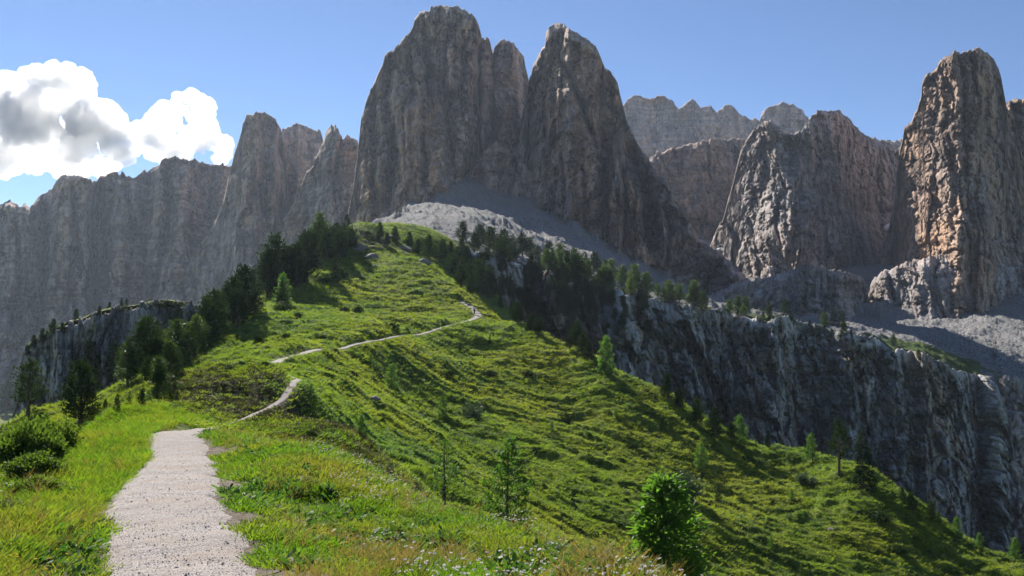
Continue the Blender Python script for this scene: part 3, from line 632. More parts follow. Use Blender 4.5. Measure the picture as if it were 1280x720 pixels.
# ------------------------------------------------------------------ plants: leaf and needle geometry built in numpy
def tube(pts, rads, n=6):
    """closed-off tapering tube as (verts, quads)"""
    pts = np.array(pts, float); V = []; Q = []
    for i, (p, r) in enumerate(zip(pts, rads)):
        d = pts[min(i + 1, len(pts) - 1)] - pts[max(i - 1, 0)]; d /= np.linalg.norm(d) + 1e-9
        a = np.cross(d, [0.3, .2, .9]) if abs(d[2]) < .9 else np.cross(d, [1, 0, 0]); a /= np.linalg.norm(a); b = np.cross(d, a)
        for k in range(n):
            t = 2 * math.pi * k / n; V.append(p + (a * math.cos(t) + b * math.sin(t)) * r)
    for i in range(len(pts) - 1):
        for k in range(n):
            Q.append((i * n + k, i * n + (k + 1) % n, (i + 1) * n + (k + 1) % n, (i + 1) * n + k))
    return np.array(V), np.array(Q)
class Geo:
    def __init__(s): s.V = []; s.Q = []; s.n = 0
    def add(s, V, Q):
        s.V.append(np.asarray(V, float)); s.Q.append(np.asarray(Q) + s.n); s.n += len(V)
    def blades(s, base, dirs, side, length, width):
        """many thin leaf quads at once: base (n,3), dirs (n,3), side (n,3)"""
        n = len(base); L = length[:, None]; Wd = width[:, None]
        a = base - side * Wd * .35; b = base + side * Wd * .35
        c = base + dirs * L * .6 + side * Wd * .5; d = base + dirs * L * .6 - side * Wd * .5
        tip = base + dirs * L
        V = np.stack([a, b, c, d, tip + side * Wd * .08, tip - side * Wd * .08], 1).reshape(-1, 3)
        k = np.arange(n)[:, None] * 6
        Q = np.concatenate([k + [0, 1, 2, 3], k + [3, 2, 4, 5]])
        s.add(V, Q)
    def quads(s, base, dirs, side, length, width):
        n = len(base); L = length[:, None]; Wd = width[:, None]
        V = np.stack([base - side * Wd * .3, base + side * Wd * .3, base + dirs * L * .9 + side * Wd * .5, base + dirs * L - side * Wd * .4], 1).reshape(-1, 3)
        s.add(V, np.arange(n)[:, None] * 4 + [0, 1, 2, 3])
    def mesh(s, name, mat): return raw_mesh(name, np.concatenate(s.V), np.concatenate(s.Q), mat)
def unit(a): return a / (np.linalg.norm(a, axis=-1, keepdims=True) + 1e-9)
def rvec(r, n): return unit(r.normal(size=(n, 3)))

def conifer(kind, seed, nb, per, card, trunk_bare=.05, lean=0., sparse=0., mat=None):
    """unit-height conifer; returns trunk mesh, crown mesh (twig bearing foliage sprays around real branches)"""
    r = np.random.default_rng(seed); tg = Geo(); cg = Geo()
    zs = np.linspace(0, 1, 9); bend = np.c_[np.sin(zs * 2.2 + seed) * .015 + lean * zs ** 1.5, np.cos(zs * 1.7 + seed) * .012, zs]
    bend[:, 0] -= bend[0, 0]; bend[:, 1] -= bend[0, 1]
    tr = .022 if kind != 'pine' else .028
    tg.add(*tube(np.r_[[[0, 0, -.05]], bend], np.r_[tr * 1.5, tr * (1 - zs * .93)], 7))
    lop = r.uniform(0, 6.28, 3); prev = 0
    for i in range(nb):
        t = trunk_bare + (1 - trunk_bare) * ((i + r.uniform(0, 1)) / nb) ** .92
        t = min(t, .99)
        az = i * 2.4 + r.normal() * .5
        if kind == 'pine': prof = max(.225 * (1 - t) ** .62 * (.8 + .2 * min(t / .2, 1)), .012)
        elif kind == 'spruce': prof = .21 * (1 - t) ** .8 + .012
        else: prof = .24 * (1 - t) ** .75 + .02
        prof *= 1 + .22 * math.sin(az + lop[0]) + .18 * math.sin(2 * az + lop[1] + t * 9) + r.normal() * .16
        if r.random() < sparse: continue
        base = np.array([np.interp(t, zs, bend[:, 0]), np.interp(t, zs, bend[:, 1]), t])
        up = {'pine': .55, 'spruce': .02, 'larch': .10}[kind] + t * .35 - (.25 if kind == 'spruce' else .12) * (1 - t)
        d = np.array([math.cos(az), math.sin(az), up]); L = max(prof, .015)
        k = np.linspace(0, 1, 4); sag = {'pine': .25, 'spruce': -.12, 'larch': .10}[kind]
        P = base + d * L * k[:, None]; P[:, 2] += sag * L * k ** 2 * (1 if kind != 'spruce' else 1) - (.1 * L * np.sin(k * 3.1))
        tg.add(*tube(P, tr * .28 * (1 - t * .6) * (1 - k * .8), 3))
        m = max(3, int(per * (L / .2) * r.uniform(.7, 1.2)))
        s_ = r.uniform(.18, 1.02, m) ** .7
        B = np.stack([np.interp(s_, k, P[:, j]) for j in range(3)], 1)
        spread = card * (1.1 if kind == 'pine' else .8)
        lateral = unit(np.cross(d, [0, 0, 1]))
        B = B + r.normal(size=(m, 3)) * spread * .55 * [1, 1, .7] + lateral * (r.normal(size=(m, 1)) * L * .22 * (1.1 - s_[:, None]))
        D_ = unit(unit(d) * .8 + rvec(r, m) * .9 + np.array([0, 0, {'pine': .6, 'spruce': -.15, 'larch': .1}[kind]]))
        Sd = unit(np.cross(D_, rvec(r, m)))
        cg.quads(B, D_, Sd, card * r.uniform(.6, 1.5, m), card * r.uniform(.22, .5, m))
    # leader
    m = 14; B = np.c_[r.normal(size=(m, 2)) * .008 + bend[-1, :2], r.uniform(.93, 1.01, m)]
    D_ = unit(rvec(r, m) * .5 + [0, 0, 1.]); cg.quads(B, D_, unit(np.cross(D_, rvec(r, m))), np.full(m, card * 1.0), np.full(m, card * .3))
    return tg.mesh('trunk', M_bark), cg.mesh('crown', mat or (M_larch if kind == 'larch' else M_pine))

def bushy(seed, n_stem, per, leaf, mat, spread=.6, tall=1.0, upright=.6, name='foliage'):
    r = np.random.default_rng(seed); tg = Geo(); cg = Geo()
    for i in range(n_stem):
        az = r.uniform(0, 6.28); q = math.sqrt(r.random())
        top = np.array([math.cos(az) * spread * q, math.sin(az) * spread * q, tall * (1 - .5 * q * q) * r.uniform(.65, 1.05)])
        b = top * [.35, .35, 0]; k = np.linspace(0, 1, 4)
        P = b + (top - b) * k[:, None]; P[:, :2] += (r.normal(size=2) * .05) * np.sin(k * 3.1)[:, None]
        tg.add(*tube(P, .014 * (1 - k * .8), 3))
        m = per; s_ = r.uniform(.15, 1.03, m)
        B = np.stack([np.interp(s_, k, P[:, j]) for j in range(3)], 1) + r.normal(size=(m, 3)) * leaf * .9
        D_ = unit(rvec(r, m) + unit(top - b) * upright + [0, 0, upright * .5]); Sd = unit(np.cross(D_, rvec(r, m)))
        cg.blades(B, D_, Sd, leaf * r.uniform(.6, 1.4, m), leaf * r.uniform(.35, .6, m))
    return tg.mesh('stems', M_bark), cg.mesh(name, mat)

def make_plant(name, label, cat, meshes, loc, h, rot, group=None, wide=1.0, names=('trunk', 'crown')):
    o = bpy.data.objects.new(name, None); COL.objects.link(o); o.empty_display_size = .3
    o.location = loc; o.rotation_euler = (0, 0, rot); o.scale = (h * wide, h * wide, h)
    tag(o, label, cat, group)
    for nm, me in zip(names, meshes):
        c = bpy.data.objects.new(nm, me); COL.objects.link(c); c.parent = o
    return o

PINES = [conifer('pine', s, 84, 34, .055, .05) for s in (1, 2, 3, 4)]
SPRUCES = [conifer('spruce', s, 100, 26, .048, .04) for s in (5, 6, 7)]
LARCHES = [conifer('larch', s, 84, 36, .052, .10, lean=l, sparse=.12) for s, l in ((8, .02), (9, -.02), (10, .03))]
OLIVES = [conifer('pine', s, 84, 34, .055, .05, mat=M_olive) for s in (51, 52, 53)]
OPENPINE = [conifer('pine', s, 60, 22, .06, .22, sparse=.25) for s in (12, 13)]

dg = bpy.context.evaluated_depsgraph_get()
def ground_at(u, v, reach=14, far=2000):
    """where the sight line through a surveyed pixel meets what has been built"""
    for dv in range(0, reach + 1):
        x, y, z = sight(u, v + dv, 100.0)
        d = (Vector((float(x), float(y), float(z))) - EYE).normalized()
        hit, p, n, i, ob, _ = S.ray_cast(dg, EYE + d * .5, d, distance=far)
        if hit: return p
    return None
count = 0
def plant_tree(kind, u, vb, vt, label, group, cat='tree', wide=1.0, name=None, near=None):
    global count
    p = ground_at(u, vb)
    if near is not None:                                   # stands at a known distance: drop it to the turf there
        x, y, _ = sight(u, vb, near); z, _, _ = ground_h(np.array([float(x)]), np.array([float(y)])); p = Vector((float(x), float(y), float(z[0])))
    if p is None: return None
    h = (vb - vt) / F * p.y * 1.04
    pool = {'pine': PINES, 'spruce': SPRUCES, 'larch': LARCHES, 'olive': OLIVES, 'open': OPENPINE}[kind]
    count += 1
    return make_plant(name or {'pine': 'pine_tree', 'spruce': 'spruce_tree', 'larch': 'larch_tree', 'olive': 'larch_tree', 'open': 'pine_tree'}[kind], label, cat,
                      pool[count % len(pool)], p, h, rnd.uniform(0, 6.28), group, wide * rnd.uniform(.92, 1.12))

G_left = 'conifers on the left flank of the hill'
LEFT = [('open',35,522,455,'open-branched dark conifer at the far left beyond the bushes'),('pine',8,518,480,'short dark conifer at the left edge of the picture'),
 ('pine',100,530,457,'broad dark pine standing right behind the leafy bushes'),('pine',110,474,430,'dark pine just above the broad pine, in front of the crag'),
 ('olive',142,484,434,'slim light conifer, left one of the pair in front of the crag'),('olive',159,482,432,'slim light conifer, right one of the pair in front of the crag'),
 ('pine',183,474,402,'tall dark dense pine at the right end of the crag'),('spruce',196,462,404,'narrow dark conifer pressed against the tall pine by the crag'),
 ('olive',206,462,416,'pale green larch right of the tall dark pine'),('olive',218,458,404,'middle pale larch of the cluster at mid-slope'),('olive',231,452,407,'bushy pale larch left of the dark shadow at mid-slope'),
 ('olive',244,448,398,'tallest pale larch at the upper end of the mid-slope cluster'),('pine',256,430,376,'dark conifer above the mid-slope larches'),
 ('pine',267,424,366,'dark pine at the left foot of the upper grove'),('pine',236,418,388,'small dark pine behind the mid-slope larches'),('pine',222,412,386,'small pine by the bare rock behind the larches'),
 ('spruce',281,408,358,'narrow spruce below the upper grove'),('pine',292,406,350,'dark pine left of the shadowed grass strip'),('pine',304,400,336,'tall dark pine in the lower part of the upper grove'),
 ('spruce',318,394,340,'spruce casting a long shadow below the upper grove'),('pine',334,372,318,'dark pine behind the biggest pine of the grove'),
 ('pine',346,366,297,'biggest dark pine at the left end of the upper grove'),('pine',360,362,312,'round dark pine beside the biggest one'),('pine',372,358,308,'broad dark pine in the middle of the upper grove'),
 ('pine',384,352,300,'dark pine over the deep shadow of the upper grove'),('pine',385,330,291,'upright pine on the skyline of the upper grove'),('pine',397,322,281,'tall pine on the skyline left of the summit'),
 ('pine',408,326,288,'dense pine below the summit skyline'),('pine',418,320,286,'squat pine just left of the summit tree'),('spruce',433,302,270,'lone narrow tree sticking up at the summit'),
 ('pine',425,324,290,'dark pine on the shady side of the summit'),('pine',440,312,288,'low dark pine right under the summit tree'),('spruce',352,378,350,'small spruce in the shadow of the grove'),
 ('larch',356,380,344,'light young larch at the lower rim of the grove'),('spruce',419,352,322,'slim young spruce alone on the grass below the summit'),
 ('pine',328,358,334,'small dark pine on the left skyline below the grove'),('pine',312,372,348,'dark pine on the left skyline at mid-height')]
for k in LEFT: plant_tree(k[0], k[1], k[2], k[3], k[4], G_left, wide=1.25)
lr_ = random.Random(5); EXTRA = []
for _ in range(46):
    u = lr_.uniform(186, 432); top = float(np.interp(u, [186, 210, 250, 290, 320, 350, 400, 435], [462, 456, 420, 388, 362, 330, 312, 296])); vb = top + lr_.uniform(0, 26) * (.4 if u > 400 else 1)
    EXTRA.append((u, vb, vb - lr_.uniform(24, 46) * (1 if u < 400 else .6)))
EXTRA.sort(key=lambda a: a[0])
def nth(n):
    n += 1; suf = 'th' if 10 <= n % 100 <= 20 else {1: 'st', 2: 'nd', 3: 'rd'}.get(n % 10, 'th'); return str(n) + suf
for i, k in enumerate(EXTRA): plant_tree(('pine', 'spruce', 'pine', 'olive')[i % 4], k[0], k[1], k[2], f'conifer filling the dark grove on the left ridge, {nth(i)} from the left', 'conifers filling the left grove', wide=1.3)
ORD = ['first','second','third','fourth','fifth','sixth','seventh','eighth','ninth','tenth','eleventh','twelfth','thirteenth','fourteenth','fifteenth','sixteenth','seventeenth','eighteenth','nineteenth','twentieth',
       'twenty-first','twenty-second','twenty-third','twenty-fourth','twenty-fifth','twenty-sixth','twenty-seventh','twenty-eighth','twenty-ninth','thirtieth','thirty-first','thirty-second','thirty-third','thirty-fourth']
SMALL = [('spruce',218,496,473),('spruce',212,497,475),('spruce',204,499,478),('pine',195,502,482),('pine',178,507,488),('spruce',147,517,494),('pine',132,512,500),('larch',186,502,488),('spruce',162,508,494)]
SMALL.sort(key=lambda a: a[1])
for i, k in enumerate(SMALL): plant_tree(k[0], k[1], k[2], k[3], f'small dark conifer, {ORD[i]} from the left of the row climbing behind the heather knoll', 'young conifers behind the knoll')
CRAG = [('pine',42,436,420),('pine',52,430,412),('pine',66,420,400),('pine',78,418,404),('pine',95,402,387),('pine',124,395,383),('pine',137,389,378),('spruce',152,389,373),('spruce',158,389,374),('pine',34,446,432),('pine',59,426,414)]
CRAG.sort(key=lambda a: a[1])
for i, k in enumerate(CRAG): plant_tree(k[0], k[1], k[2], k[3], f'little dark tree, {ORD[i]} from the left on top of the left crag', 'little trees on the left crag')
TOP = [('pine',474,300,279),('pine',493,304,284),('pine',512,310,291),('pine',536,324,295),('pine',553,326,300),('spruce',545,322,303),('pine',484,308,292),('pine',522,318,300)]
TOP.sort(key=lambda a: a[1])
for i, k in enumerate(TOP): plant_tree(k[0], k[1], k[2], k[3], f'dark tree, {ORD[i]} going right from the summit along its shaded side', 'trees right of the summit')
RIMT = [('pine',579,303,283),('pine',599,310,287),('spruce',620,321,299),('pine',631,319,293),('spruce',642,320,298),('pine',653,320,297),('pine',663,321,303),('pine',673,327,313),('pine',687,331,309),('spruce',692,341,322),
 ('olive',700,335,311),('pine',707,338,320),('olive',718,340,317),('spruce',732,341,321),('pine',742,342,322),('olive',757,348,331),('olive',764,348,330),('olive',777,356,338),('olive',793,366,338),('olive',808,369,343),('olive',822,371,357),
 ('olive',836,378,353),('olive',849,378,357),('olive',868,379,353),('olive',882,370,357),('olive',878,391,367),('olive',922,392,372),('olive',932,392,373),('spruce',960,391,376),('spruce',992,406,394),('spruce',1042,406,387),('spruce',1053,408,390),('spruce',1117,430,418),('spruce',1202,466,456)]
rt_ = random.Random(15)
for _ in range(30):
    u = rt_.triangular(556, 1060, 700); v_ = float(np.interp(u, RIM[:, 0], RIM[:, 1])) + rt_.uniform(1, 8); RIMT.append((('pine', 'spruce', 'olive')[_ % 3], u, v_, v_ - rt_.uniform(13, 26) * (1 if u < 900 else .7)))
RIMT.sort(key=lambda a: a[1])
for i, k in enumerate(RIMT): plant_tree(k[0], k[1], k[2], k[3] - (5 if k[1] < 800 else 1), f'{"pale larch" if k[0] == "olive" else "dark conifer"} on the cliff rim, {nth(i)} tree from the left along the edge', 'trees along the cliff rim', wide=1.35)
FACE = [(602,371,327),(612,372,333),(627,372,345),(590,352,326),(640,376,352),(655,372,350),(676,396,342),(688,402,350),(700,398,356),(709,402,360),(720,384,352),(731,376,350),(742,372,348),(665,414,392),(650,404,384),(694,420,398),(723,436,404),(716,428,396),(735,424,404),(640,396,380),(570,345,322),(752,430,410),(768,356+44,386),(800,378,362),(745,408,392),(790,470,452),(835,500,470),(850,512,488),(895,545,512),(870,530,500),(915,552,530),(960,560,545),(908,530,508),(1140,640,618),(1165,650,628),(1128,628,612),(1210,660,636),(1230,668,640),(1255,655,630),(1190,640,622)]
fr_ = random.Random(77)
for _ in range(75):
    u = fr_.triangular(535, 830, 640); rv = float(np.interp(u, RIM[:, 0], RIM[:, 1])); sv = float(np.interp(u, [480, 530, 570, 600, 667, 746, 829], [305, 335, 365, 387, 417, 462, 504]))
    vv = fr_.uniform(rv + 14, sv - 2)
    if u > 700 and fr_.random() < .45: vv = rv + fr_.uniform(10, 45)
    FACE.append((u, vv, vv - fr_.uniform(13, 28)))
for _ in range(14):
    u = fr_.uniform(610, 760); rv = float(np.interp(u, RIM[:, 0], RIM[:, 1])); vv = rv + fr_.uniform(8, 60); FACE.append((u, vv, vv - fr_.uniform(13, 26)))
for _ in range(24):
    u = fr_.uniform(830, 1260); rv = float(np.interp(u, RIM[:, 0], RIM[:, 1])); vv = rv + fr_.uniform(4, 30); FACE.append((u, vv, vv - fr_.uniform(7, 13)))
FACE.sort(key=lambda a: a[0])
def nth(n):
    n += 1; suf = 'th' if 10 <= n % 100 <= 20 else {1: 'st', 2: 'nd', 3: 'rd'}.get(n % 10, 'th'); return str(n) + suf
for i, k in enumerate(FACE): plant_tree('pine', k[0], k[1], k[2], f'blackish conifer clinging to the shaded cliff face, {nth(i)} from the left', 'conifers on the cliff face', wide=1.2)
G_spur = 'trees on the grassy spur'
for k in [('larch',756,469,423,'tall feathery larch at the edge of the spur before the cliff'),('larch',924,560,522,'rounded bright larch standing on the crest of the spur'),('larch',1016,578,545,'pale larch on the crest left of the bare-trunked pine'),
          ('open',1049,592,531,'pine with a bare lower trunk on the spur crest'),('spruce',1080,612,545,'dense pointed conifer right of the bare-trunked pine'),('larch',876,588,556,'thin pale larch below the crest left of the rounded larch'),
          ('spruce',897,628,606,'small dark conifer with a thin shadow below the rounded larch'),('larch',1197,672,648,'young larch at the lower end of the spur crest'),('larch',1226,688,668,'low larch near the lower right end of the spur'),
          ('larch',1269,704,675,'bushy larch at the lower right corner of the spur'),('larch',1174,655,641,'tiny larch tip showing over the spur crest'),
          ('larch',463,458,443,'small sapling left of the others under the path'),('larch',489,488,457,'slender sapling with a long shadow below the path'),('larch',470,462,452,'tiny sapling behind the leftmost one under the path'),
          ('larch',525,490,480,'tiny dark sapling above the boulders'),('larch',554,524,497,'sapling in the middle of the hill face'),('larch',619,542,532,'tiny tree near the grassy rib in the basin'),
          ('larch',654,452,443,'stunted sapling below the spur crest under the tall larch'),('larch',451,546,520,'thin sapling beside the bright grass rib'),('larch',728,500,490,'little sapling high on the spur slope'),
          ('larch',770,522,512,'little sapling halfway along the spur slope'),('spruce',612,430,420,'tiny conifer just below the end of the path'),('larch',690,540,528,'small sapling in the lower hollow of the face'),
          ('spruce',575,440,430,'tiny dark tree below the upper path'),('larch',838,540,526,'sapling by the spur crest right of the tall larch'),('larch',990,624,612,'small sapling under the pale larch of the spur'),('larch',965,690,672,'small sapling low on the right slope')]:
    plant_tree(k[0], k[1], k[2], k[3], k[4], G_spur)

# three larches close by, in finer detail
FINE = [conifer('larch', 21, 60, 34, .040, .28, lean=.05, sparse=.3), conifer('larch', 22, 110, 46, .034, .06, lean=.02, sparse=.2), conifer('larch', 24, 120, 70, .042, .03, mat=M_brightlarch)]
for me_, (u, vb, vt, near, wide, lab) in zip(FINE, [(556, 634, 548, 44, 1.0, 'thin half-bare leaning larch just beyond the flowery slope'), (634, 668, 546, 40, 1.15, 'slender feathery larch behind the flowery slope'), (826, 752, 596, 38, 1.35, 'big bright bushy larch at the bottom of the picture')]):
    x, y, _ = sight(u, vb, near); z, _, _ = ground_h(np.array([float(x)]), np.array([float(y)])); z = float(z[0])
    ztop = float(sight(u, vt, near)[2]); h = ztop - z
    make_plant('larch_tree', lab, 'tree', me_, (float(x), float(y), z - .05), h, rnd.uniform(0, 6), 'larches close beyond the near slope', wide * (vb - vt) / F * near / h * 1.1)

# shrubs
SHRUB = [bushy(s, 34, 46, .10, M_shrub, .75, .8) for s in (31, 32)]
DARKSHRUB = [bushy(s, 30, 40, .11, M_pine, .8, .6) for s in (33, 34)]
for i, (u, v, w_, h_, kind, lab) in enumerate([(856,624,46,30,0,'big pale grey-green shrub above the bright larch'),(1007,607,30,16,0,'low shrub on the spur below the pale larch'),(590,524,34,18,0,'round shrub in the middle of the hill face'),(708,528,20,9,1,'flat dark shrub in the lower middle hollow'),
        (648,580,22,8,1,'flat dark shrub in the basin'),(742,602,16,9,1,'dark low clump beside the light grass in the basin'),(352,388,26,9,1,'dwarf pine mat below the grove'),(410,352,34,10,1,'dwarf pine mat below the summit'),(425,346,26,9,1,'dwarf pine mat with a slim spruce beside it'),
        (358,423,14,8,1,'dark round bush on the left flank'),(322,425,22,8,1,'low dark mat at the edge of the mid-slope'),(372,397,12,8,1,'round dark bush right of the grove'),(430,390,16,8,1,'dark bush near the middle of the upper face'),(448,392,14,12,1,'taller dark bush with shadow on the upper face'),
        (402,424,16,7,1,'dark flat bush above the upper path'),(286,463,12,7,0,'small round bush left of the knoll crest'),(206,384,60,9,1,'long dark mat of dwarf pine on the rock behind the crag'),(1096,650,40,12,1,'dark juniper mat in the shadow of the spur trees'),(1120,690,30,10,1,'lower juniper mat in the shadow of the spur trees'),
        (478,528,10,6,1,'little dark tuft below the flat boulder'),(560,470,20,8,1,'dark heath bush in the middle of the face'),(610,470,26,9,1,'dark heath bush under the shadowed hollow'),(660,470,20,8,1,'dark heath bush at the right of the face'),(790,560,18,7,1,'small dark mat below the spur crest'),
        (490,410,22,8,1,'dark bush right above the upper path'),(388,545,16,7,1,'dark clump on the shaded side of the knoll'),(486,595,12,14,0,'small upright shrub at the foot of the shaded knoll side')]):
    p = ground_at(u, v)
    if p is None: continue
    sc = w_ / F * p.y / 1.6; src = SHRUB if kind == 0 else DARKSHRUB
    o = make_plant('shrub', lab, 'shrub', src[i % 2], p, sc, rnd.uniform(0, 6), 'shrubs on the slopes', 1.0, ('stems', 'foliage'))
    o.scale.z = h_ / F * p.y / .75
sr_ = random.Random(31); CS = []
for _ in range(60):
    u = sr_.uniform(700, 1262); rv = float(np.interp(u, RIM[:, 0], RIM[:, 1])); bot = float(np.interp(u, [700, 829, 935, 1095, 1280], [430, 500, 555, 600, 650]))
    q = sr_.random() ** 1.3; CS.append((u, rv + 5 + q * (bot - rv - 8)))
CS.sort()
for i, (u, v) in enumerate(CS):
    p = ground_at(u, v, 2)
    if p is None: continue
    o = make_plant('shrub', f'dark shrub rooted on a ledge of the big cliff, {nth(i)} from the left', 'shrub', DARKSHRUB[i % 2], p, sr_.uniform(6, 16) / F * p.y / 1.6, sr_.uniform(0, 6), 'shrubs on the ledges of the cliff', 1.0, ('stems', 'foliage'))
# leafy bushes by the near left edge
BUSH = [bushy(s, 60, 120, .085, M_bush, .62, 1.0, .9) for s in (41, 42, 43)]
for i, (x, y, s_, w_, lab) in enumerate([(-9.4,17.5,1.25,1.0,'leafy green bush nearest the grass at the left'),(-10.5,19.5,1.4,1.0,'leafy bush forming the right end of the thicket top'),(-11.3,18.4,1.7,.95,'tall leafy bush in the middle of the thicket'),(-12.4,20.8,1.9,.9,'tall leafy bush further back in the thicket'),
        (-9.9,15.2,1.15,1.1,'rounded low bush at the foot of the thicket'),(-8.6,13.8,.75,1.2,'small leafy bush in front at the left edge'),(-11.6,22.4,1.5,1.0,'bush behind the thicket top'),(-13.5,22.5,1.8,1.0,'bush at the far left rear of the thicket'),(-11.2,21.2,1.0,1.1,'low bush at the rear right of the thicket'),(-8.0,12.4,.6,1.3,'lowest leafy bush at the left picture edge'),(-6.0,10.6,.30,2.3,'small leafy clump low in the grass at the left edge'),(-6.6,11.6,.34,2.2,'leafy clump just below the thicket'),(-6.9,12.9,.42,2.0,'leafy clump between the thicket and the yellow grass'),(-7.9,14.8,.62,1.6,'leafy bush on the right side of the thicket foot')]):
    z, _, _ = ground_h(np.array([x]), np.array([y]))
    make_plant('leafy_bush', lab, 'bush', BUSH[i % 3], (x, y, float(z[0]) - .05), s_ * .72, rnd.uniform(0, 6), 'leafy bushes of the thicket at the left', w_, ('stems', 'foliage'))

# ------------------------------------------------------------------ stones
def boulder_mesh(seed, mat=M_stone):
    bm = bmesh.new(); bmesh.ops.create_icosphere(bm, subdivisions=3, radius=1)
    r = np.random.default_rng(seed); pl = unit(r.normal(size=(14, 3))); dd = r.uniform(.55, .9, 14)
    for v in bm.verts:
        c = np.array(v.co)
        for n_, d_ in zip(pl, dd):
            e = c @ n_ - d_
            if e > 0: c = c - n_ * e * .92
        v.co = c * [1, .9, .62]
    me = bpy.data.meshes.new('boulder'); bm.to_mesh(me); bm.free(); me.materials.append(mat); return me
BOULD = [boulder_mesh(s) for s in range(5)]
for i, (u, v, w_, lab) in enumerate([(469,498,16,'flat reddish boulder on the grass below the saplings'),(520,517,12,'pale stone in the middle of the stony patch'),(513,520,9,'left stone of the stony patch'),(527,519,9,'right stone of the stony patch'),(532,514,8,'upper right stone of the stony patch'),
        (1040,662,12,'brown boulder on the right slope of the spur'),(448,311,26,'rock outcrop just under the summit'),(463,322,22,'reddish rock below the summit outcrop'),(490,298,20,'grey rock on the shaded side of the summit'),(505,312,22,'second grey rock on the shaded side of the summit'),
        (530,328,20,'rock among the trees right of the summit'),(586,381,8,'pale stone beside the end of the path'),(470,333,12,'small red-brown rock on the summit rib')]):
    p = ground_at(u, v, 4)
    if p is None: continue
    o = link('boulder', BOULD[i % 5], None, p); s_ = w_ / F * p.y / 2; o.scale = (s_, s_, s_ * (.8 if w_ < 20 else 1.0)); o.rotation_euler = (0, 0, rnd.uniform(0, 6))
    tag(o, lab, 'rock')
# gravel lying on the path and stones along its edges: nobody could count it
def scatter_mesh(name, protos, P, rot, scl, mat):
    V = []; Q = []; n = 0
    for i in range(len(P)):
        pv, pq = protos[i % len(protos)]; c, s_ = math.cos(rot[i]), math.sin(rot[i])
        v = pv * scl[i]; V.append(np.c_[v[:, 0] * c - v[:, 1] * s_, v[:, 0] * s_ + v[:, 1] * c, v[:, 2]] + P[i]); Q.append(pq + n); n += len(pv)
    return raw_mesh(name, np.concatenate(V), np.concatenate(Q), mat)
def pebble(seed):
    r = np.random.default_rng(seed)
    V = np.array([[0,0,1],[1,0,0],[0,1,0],[-1,0,0],[0,-1,0],[0,0,-1]], float) * r.uniform(.6, 1.2, (6, 3)) * [1, .8, .6]
    return V, np.array([[0,1,2],[0,2,3],[0,3,4],[0,4,1],[5,2,1],[5,3,2],[5,4,3],[5,1,4]])
n = 5000
near_i = np.where(path[:, 1] < 34)[0]; k = rng.choice(near_i, n, p=(1 / (path[near_i, 1] + 1) ** .6) / (1 / (path[near_i, 1] + 1) ** .6).sum())
o_ = rng.uniform(-1.12, 1.12, n) * path[k, 2]; gx = path[k, 0] + nx_[k] * o_ + rng.normal(0, .05, n); gy = path[k, 1] + ny_[k] * o_ + rng.normal(0, .05, n)
gz = path_z[k] + .018 - .05 * np.abs(o_ / path[k, 2]) ** 6
sc = rng.lognormal(math.log(.0065), .45, n)
gv = link('path_gravel', scatter_mesh('path_gravel', [pebble(i) for i in range(6)], np.c_[gx, gy, gz], rng.uniform(0, 6, n), sc, M_gravel_stone))
tag(gv, 'loose pale gravel lying on the footpath', 'gravel', kind='stuff')

# snow left in the gullies
def snow(u, v, w_, h_, lab):
    p = ground_at(u, v, 6)
    if p is None: return
    g = Geo(); n_ = 16; k_ = p.y / F
    bm = bmesh.new(); bmesh.ops.create_icosphere(bm, subdivisions=3, radius=1)
    for vv in bm.verts:
        c = vv.co; q = fbm(np.array([c.x * 1.5]), np.array([c.z * 1.5 + u]), 3)[0]
        vv.co = Vector((c.x * w_ * k_ * .5 * (1 + q), c.y * 7, c.z * h_ * k_ * .5 * (1 + q) + c.x * h_ * k_ * .3))
    me = bpy.data.meshes.new('snow_patch'); bm.to_mesh(me); bm.free(); me.materials.append(M_snow)
    for pl in me.polygons: pl.use_smooth = True
    o = link('snow_patch', me, None, p); tag(o, lab, 'snow patch')
snow(901, 312, 12, 5, 'small white snow patch under the lit flank of the pale peak')
snow(1107, 285, 15, 8, 'snow patch in the gully left of the brown tower')

# ------------------------------------------------------------------ hiker where the path tops the shoulder
def skin_body(name, verts, edges, rads, mat, parent, sub=1):
    me = bpy.data.meshes.new(name); me.from_pydata(verts, edges, []); me.update()
    o = bpy.data.objects.new(name, me); COL.objects.link(o)
    md = o.modifiers.new('s', 'SKIN'); 
    for i, sv in enumerate(me.skin_vertices[0].data): sv.radius = (rads[i], rads[i]); sv.use_root = (i == 0)
    o.modifiers.new('b', 'SUBSURF').levels = sub; o.modifiers['b'].render_levels = sub
    me.materials.append(mat); o.parent = parent; return o
M_skin = simple('skin', (.42, .27, .20), (.48, .31, .23)); M_shirt = simple('shirt', (.62, .62, .64), (.72, .72, .74)); M_trouser = simple('trousers', (.03, .032, .04), (.05, .052, .06)); M_hair = simple('hair', (.04, .03, .02), (.06, .045, .03)); M_pack = simple('backpack', (.05, .06, .09), (.08, .09, .12))
hp = ground_at(593, 393, 4)
